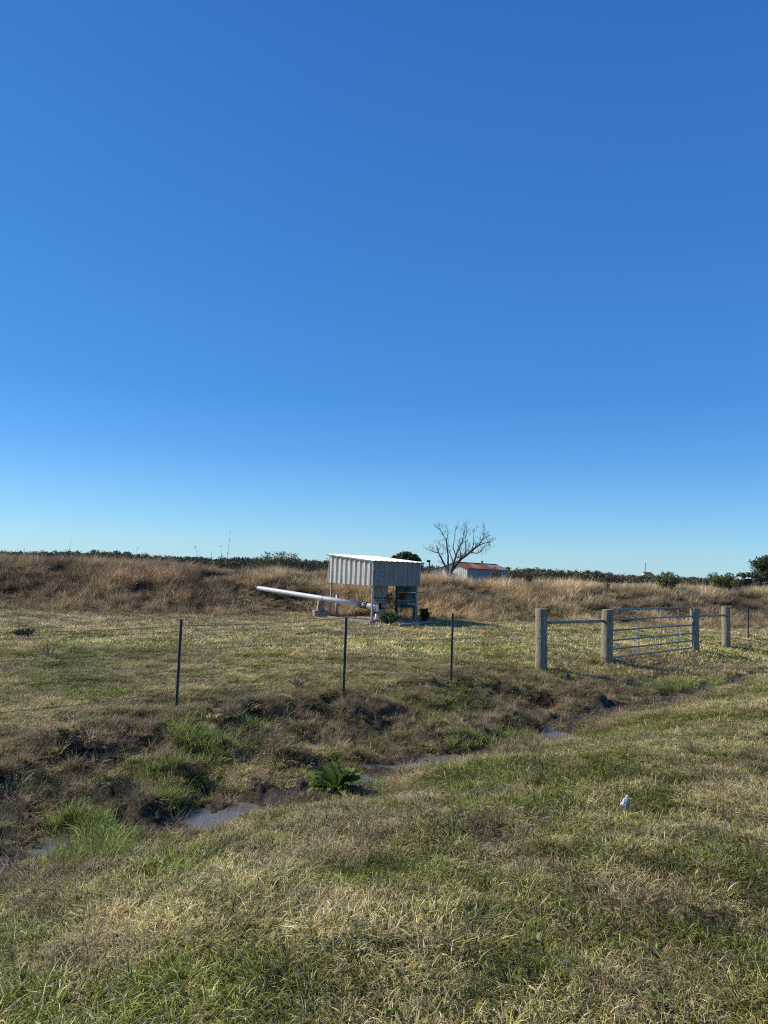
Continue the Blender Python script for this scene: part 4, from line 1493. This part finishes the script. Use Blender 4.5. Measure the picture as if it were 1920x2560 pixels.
# ------------------------------------------------------------------ barn
def barn():
    Dn = 128.0
    Np = at(1168, 1431, Dn); Np.z = -.6
    sd = Vector((.56, .83, 0)).normalized(); gd = Vector((-sd.y, sd.x, 0))
    ze = at(1168, 1419.5, Dn).z + .6; zp = at(1140, 1405, Dn + 1).z + .6
    LS = min((abs((Np + sd * k).x / (Np + sd * k).y - (1272 - 960) / F), k) for k in [j * .1 for j in range(50, 600)])[1]
    bt = [t_ for t_ in [k * .05 for k in range(20, 200)] if abs(((Np + gd * t_).x / (Np + gd * t_).y) - (1110 - 960) / F) < .0006]
    W = bt[0] if bt else 4.6
    lt = [t_ for t_ in [k * .05 for k in range(20, 300)] if abs(((Np + gd * t_).x / (Np + gd * t_).y) - (1084 - 960) / F) < .0006]
    WL = (lt[0] if lt else 7) - W
    t = thing('barn', 'old white gabled barn with a rusty red tin roof behind the bare tree', 'barn', Np, math.atan2(gd.y, gd.x))
    # local x = gd (to the left), local y = ? rot90(gd) = -sd  -> use y negative going back
    def B(x, y, z): return Vector((x, -y, z))
    mb = MB(); th = .12
    mb.add([B(0, 0, -.3), B(W, 0, -.3), B(W, 0, ze), B(W / 2, 0, zp - .08), B(0, 0, ze),
            B(0, th, -.3), B(W, th, -.3), B(W, th, ze), B(W / 2, th, zp - .08), B(0, th, ze)],
           [(0, 1, 2, 3, 4), (9, 8, 7, 6, 5), (0, 5, 6, 1), (1, 6, 7, 2), (2, 7, 8, 3), (3, 8, 9, 4), (4, 9, 5, 0)])
    for k in range(1, 12):
        x = W * k / 12; zz = ze + (zp - ze) * (1 - abs(x - W / 2) / (W / 2)) - .15
        mb.box(B(x, -.012, zz / 2), (.05, .03, zz))
    mb.build('gable_wall', MAT['barnwall'], t)
    V = []; Fc = []; n = int(LS / .35)
    for i in range(n + 1):
        y = th + (LS - th) * i / n; o_ = -.04 if i % 2 else 0
        V += [B(o_, y, -.3), B(o_, y, ze)]
    for i in range(n): Fc.append((2 * i, 2 * i + 2, 2 * i + 3, 2 * i + 1))
    mb = MB(); mb.add(V, Fc); mb.build('side_wall', MAT['barnside'], t)
    mb = MB(); mb.box(B(W, LS / 2, ze / 2 - .15), (.12, LS - .3, ze + .3)); mb.box(B(W / 2, LS, ze / 2 - .15), (W, .12, ze + .3)); mb.build('rear_wall', MAT['barnside'], t)
    # roof in two corrugated slopes
    for sgn, xe in ((1, -.35), (-1, W + .35)):
        V = []; Fc = []; n = 90; zz = zp; xr = W / 2
        ee = ze - (zp - ze) / (W / 2) * .35
        for i in range(n + 1):
            y = -.4 + (LS + .8) * i / n; o_ = .035 if i % 2 else 0
            V += [B(xr, y, zz + o_ + .02), B(xe, y, ee + o_ + .05), B(xr, y, zz + o_ - .06), B(xe, y, ee + o_ - .03)]
        for i in range(n):
            a = 4 * i
            Fc += [(a, a + 1, a + 5, a + 4), (a + 2, a + 6, a + 7, a + 3), (a + 1, a + 3, a + 7, a + 5)]
        Fc += [(0, 2, 3, 1), (4 * n, 4 * n + 1, 4 * n + 3, 4 * n + 2)]
        mb = MB(); mb.add(V, Fc); mb.build('roof', MAT['barnroof'], t)
    mb = MB(); mb.box(B(W / 2, LS / 2, zp + .06), (.34, LS + .8, .05)); mb.build('ridge_cap', MAT['barnroof'], t)
    mb = MB(); mb.lathe([(.16, 0), (.16, .45), (.26, .48), (.26, .58), (.05, .70)], 12, c=tuple(B(W / 2 - .15, LS * .62, zp - .1))); mb.build('roof_vent', MAT['trim'], t)
    # lean-to on the left
    z2 = at(1084, 1430, Dn + 3).z + .6
    zh = ze - .25
    mb = MB(); x1 = W + WL
    mb.add([B(W + .07, .3, -.3), B(x1, .3, -.3), B(x1, .3, z2), B(W + .07, .3, zh), B(W + .07, 9, -.3), B(x1, 9, -.3), B(x1, 9, z2), B(W + .07, 9, zh)],
           [(0, 1, 2, 3), (7, 6, 5, 4), (1, 5, 6, 2), (0, 3, 7, 4)])
    mb.build('lean_to_wall', MAT['barnwall'], t)
    mb = MB(); mb.add([B(W + .05, -.1, zh + .1), B(x1 + .4, -.1, z2 + .03), B(x1 + .4, 9.2, z2 + .03), B(W + .05, 9.2, zh + .1),
                       B(W + .05, -.1, zh + .02), B(x1 + .4, -.1, z2 - .06), B(x1 + .4, 9.2, z2 - .06), B(W + .05, 9.2, zh + .02)],
                      [(0, 1, 2, 3), (7, 6, 5, 4), (0, 4, 5, 1), (1, 5, 6, 2), (2, 6, 7, 3), (3, 7, 4, 0)])
    mb.build('lean_to_roof', MAT['post_steel'], t)
    mb = MB(); mb.box(B(W * .62, -.03, 1.0), (1.3, .05, 2.1)); mb.build('door', MAT['barnside'], t)
    mb = MB(); mb.box(B(x1 - WL * .45, .27, z2 - .75), (WL * .5, .04, .7)); mb.build('opening', MAT['hole'], t)


barn()

# utility pole between the shed and the bare tree
p = at(1073, 1425, 95)
up = thing('utility_pole', 'thin grey pole with a small lamp head left of the bare tree', 'pole', (p.x, p.y, -.6))
zt = at(1072, 1401, 95).z + .6
mb = MB(); mb.tube([(0, 0, -.2), (0, 0, zt)], [.11, .085], 10); mb.build('shaft', MAT['bark'], up, True)
mb = MB(); mb.box((-.12, 0, zt - .1), (.5, .22, .28)); mb.build('lamp_head', MAT['dark'], up, bevel=.03)

# distant house with a mast
D = 400
p = at(1618, 1446, D)
hs = thing('distant_house', 'far off house with a brown pitched roof showing over the trees', 'house', (p.x, p.y, -.6), R(12))
zr = at(1618, 1430, D).z + .6; w = 7.0
mb = MB(); mb.box((0, 0, (zr - 2.0) / 2), (w * .8, 5, zr - 2.0))
mb.add([(-w * .4, -2.5, zr - 2.0), (-w * .4, 2.5, zr - 2.0), (-w * .4, 0, zr - .25)], [(0, 1, 2)]); mb.build('wall', MAT['barnwall'], hs)
mb = MB(); mb.add([(-w * .42, -2.9, zr - 2.1), (w * .5, -2.9, zr - 2.1), (w * .32, 0, zr), (-w * .36, 0, zr), (-w * .42, 2.9, zr - 2.1), (w * .5, 2.9, zr - 2.1)],
                  [(0, 1, 2, 3), (3, 2, 5, 4), (1, 5, 2), (0, 4, 5, 1)]); mb.build('roof', MAT['houseroof'], hs)
p = at(1613, 1440, 396); zt = at(1613, 1410, 396).z
mb = MB(); mb.tube([(0, 0, 0), (0, 0, zt + .6)], [.26, .20], 8); mb.tube([(0, 0, zt + .6), (0, 0, zt + 1.0)], .3, 8)
o = mb.build('mast', MAT['trim'], None, True); o.location = (p.x, p.y, -.6); tag(o, 'slim dark mast rising beside the far off house', 'mast')

# ------------------------------------------------------------------ litter
def litter():
    c = gz(1558, 2025, -.3)
    for _ in range(4): c = gz(1558, 2025, Hf(c.x, c.y) + .03)
    r = random.Random(4); mb = MB()
    # crumpled bottle: lathe squeezed and dented
    prof = [(.010, 0), (.030, .004), (.034, .02), (.033, .06), (.028, .075), (.034, .09), (.033, .13), (.025, .16), (.013, .18), (.013, .20)]
    mb.lathe(prof, 22)
    mb.v = [tuple(Vector((x * (1 + .35 * mnoise.noise(Vector((x * 45, y * 45, z * 40)))), y * .72 * (1 + .5 * mnoise.noise(Vector((x * 60, y * 50, z * 45 + 7)))), z))) for (x, y, z) in mb.v]
    t = thing('crushed_bottle', 'crumpled white plastic bottle lying in the turf on the right', 'litter', (c.x, c.y, Hf(c.x, c.y) + .055))
    o = mb.build('body', MAT['paper'], t)
    o.rotation_euler = (R(-58), R(14), R(-28)); o.scale = (.75, .75, .55)
    cp = MB(); cp.lathe([(.0155, .196), (.0155, .214), (.012, .217)], 14); k = cp.build('cap', MAT['pvc'], t); k.rotation_euler = o.rotation_euler; k.scale = o.scale


litter()

def clod(px, py, r_, label):
    c = gz(px, py, -.62); c.z = Hf(c.x, c.y)
    V = []; Fc = []; n = 28; m = 14
    for i in range(m + 1):
        for k in range(n):
            th = math.pi * .62 * i / m; an = 2 * math.pi * k / n
            d = Vector((math.sin(th) * math.cos(an), math.sin(th) * math.sin(an), math.cos(th)))
            rr = r_ * (1 + .8 * mnoise.noise(d * 2.2 + Vector((px * .01, 0, 0))) + .35 * mnoise.noise(d * 7))
            V.append((d.x * rr * 1.3, d.y * rr, d.z * rr * .8))
    for i in range(m):
        for k in range(n):
            a = i * n + k; b = i * n + (k + 1) % n; Fc.append((a, b, b + n, a + n))
    mb = MB(); mb.add(V, Fc); o = mb.build('mud_clod', MAT['mudclod'], None, True); o.location = c
    tag(o, label, 'clod')


MAT['mudclod'] = surf_mat('dry_mud', (.06, .045, .03), (.15, .115, .08), 12, .95, bump=1.0, bscale=30, bdist=.03)
clod(1412, 1684, .12, 'dark clod of dug earth beside the nearest wooden post')
clod(1447, 1690, .09, 'smaller flat lump of earth between the two left wooden posts')

# ------------------------------------------------------------------ light
SUN_EL = R(36); SX, SY = -.970, .243
w = bpy.data.worlds.new('World'); scene.world = w; w.use_nodes = True
nt = w.node_tree; nt.nodes.clear()
sky = nt.nodes.new('ShaderNodeTexSky'); sky.sky_type = 'NISHITA'; sky.sun_disc = False
sky.sun_elevation = SUN_EL; sky.sun_rotation = math.atan2(SX, SY)
sky.air_density = 1.0; sky.dust_density = .05; sky.ozone_density = 3.0; sky.altitude = 0
bg = nt.nodes.new('ShaderNodeBackground'); bg.inputs['Strength'].default_value = .085 * 3
out = nt.nodes.new('ShaderNodeOutputWorld')
# sky colour graded with elevation; zenith above view darkened to cut blue fill
def _l(c): c = c / 255; return c / 12.92 if c < .04045 else ((c + .055) / 1.055) ** 2.4
tgt = [(90, (34, 48, 72), (58, 84, 122)), (55, (40, 82, 140), (64, 92, 132)), (40, (54, 113, 192), (70, 100, 141)), (24.5, (64, 130, 206), (83, 116, 157)), (13.5, (78, 148, 222), (104, 139, 176)),
       (8.9, (100, 168, 236), (124, 158, 186)), (5.8, (125, 190, 240), (145, 175, 189)), (3.3, (150, 205, 238), (168, 187, 183)),
       (2.0, (165, 212, 232), (180, 190, 174)), (0, (175, 214, 228), (186, 190, 168))]
geo = nt.nodes.new('ShaderNodeTexCoord'); sx = nt.nodes.new('ShaderNodeSeparateXYZ'); nt.links.new(geo.outputs['Generated'], sx.inputs[0])
rmp = nt.nodes.new('ShaderNodeValToRGB'); nt.links.new(sx.outputs['Z'], rmp.inputs[0])
el = rmp.color_ramp.elements
for i, (e, a_, b_) in enumerate(reversed(tgt)):
    pos = math.sin(R(e)); x_ = el[0] if i == 0 else (el[len(el) - 1] if i == 9 else el.new(pos))
    x_.position = pos; x_.color = tuple(_l(p_) / _l(q_) / 3 for p_, q_ in zip(a_, b_)) + (1,)
hsv = nt.nodes.new('ShaderNodeMix'); hsv.data_type = 'RGBA'; hsv.blend_type = 'MULTIPLY'; hsv.inputs[0].default_value = 1; hsv.clamp_result = False
old = nt.nodes.new('ShaderNodeHueSaturation'); old.inputs['Saturation'].default_value = 1.1
nt.links.new(sky.outputs[0], old.inputs['Color'])
nt.links.new(old.outputs[0], hsv.inputs[6]); nt.links.new(rmp.outputs[0], hsv.inputs[7]); 
rm2 = nt.nodes.new('ShaderNodeValToRGB'); nt.links.new(sx.outputs['Z'], rm2.inputs[0]); el = rm2.color_ramp.elements
for i, (e, a_, b_) in enumerate(reversed(tgt)):
    pos = math.sin(R(e)); x_ = el[0] if i == 0 else (el[len(el) - 1] if i == 9 else el.new(pos))
    x_.position = pos; x_.color = tuple(_l(p_) for p_ in a_) + (1,)
sc_ = nt.nodes.new('ShaderNodeVectorMath'); sc_.operation = 'SCALE'; nt.links.new(rm2.outputs[0], sc_.inputs[0]); sc_.inputs['Scale'].default_value = 1 / .255
mm = nt.nodes.new('ShaderNodeMix'); mm.data_type = 'RGBA'; mm.inputs[0].default_value = .62
nt.links.new(hsv.outputs[2], mm.inputs[6]); nt.links.new(sc_.outputs[0], mm.inputs[7]); nt.links.new(mm.outputs[2], bg.inputs['Color'])
nt.links.new(bg.outputs[0], out.inputs[0])
ld = bpy.data.lights.new('sun', 'SUN'); ld.energy = 5.0; ld.angle = R(.5); ld.color = (1.0, .925, .79)
lo = bpy.data.objects.new('sun', ld); COL.objects.link(lo)
sv = Vector((SX * math.cos(SUN_EL), SY * math.cos(SUN_EL), math.sin(SUN_EL)))
lo.rotation_euler = sv.to_track_quat('Z', 'Y').to_euler(); lo.location = (-20, 5, 30)
scene.view_settings.view_transform = 'Standard'; scene.view_settings.look = 'None'
scene.view_settings.exposure = 0; scene.view_settings.gamma = 1
scene.cycles.max_bounces = 6; scene.cycles.diffuse_bounces = 3; scene.cycles.transmission_bounces = 3

scene.cycles.use_denoising = False
scene.cycles.filter_width = 1.1
scene.cycles.use_adaptive_sampling = True
scene.cycles.adaptive_threshold = .02
scene.cycles.max_bounces = 4; scene.cycles.diffuse_bounces = 2; scene.cycles.sample_clamp_indirect = 4
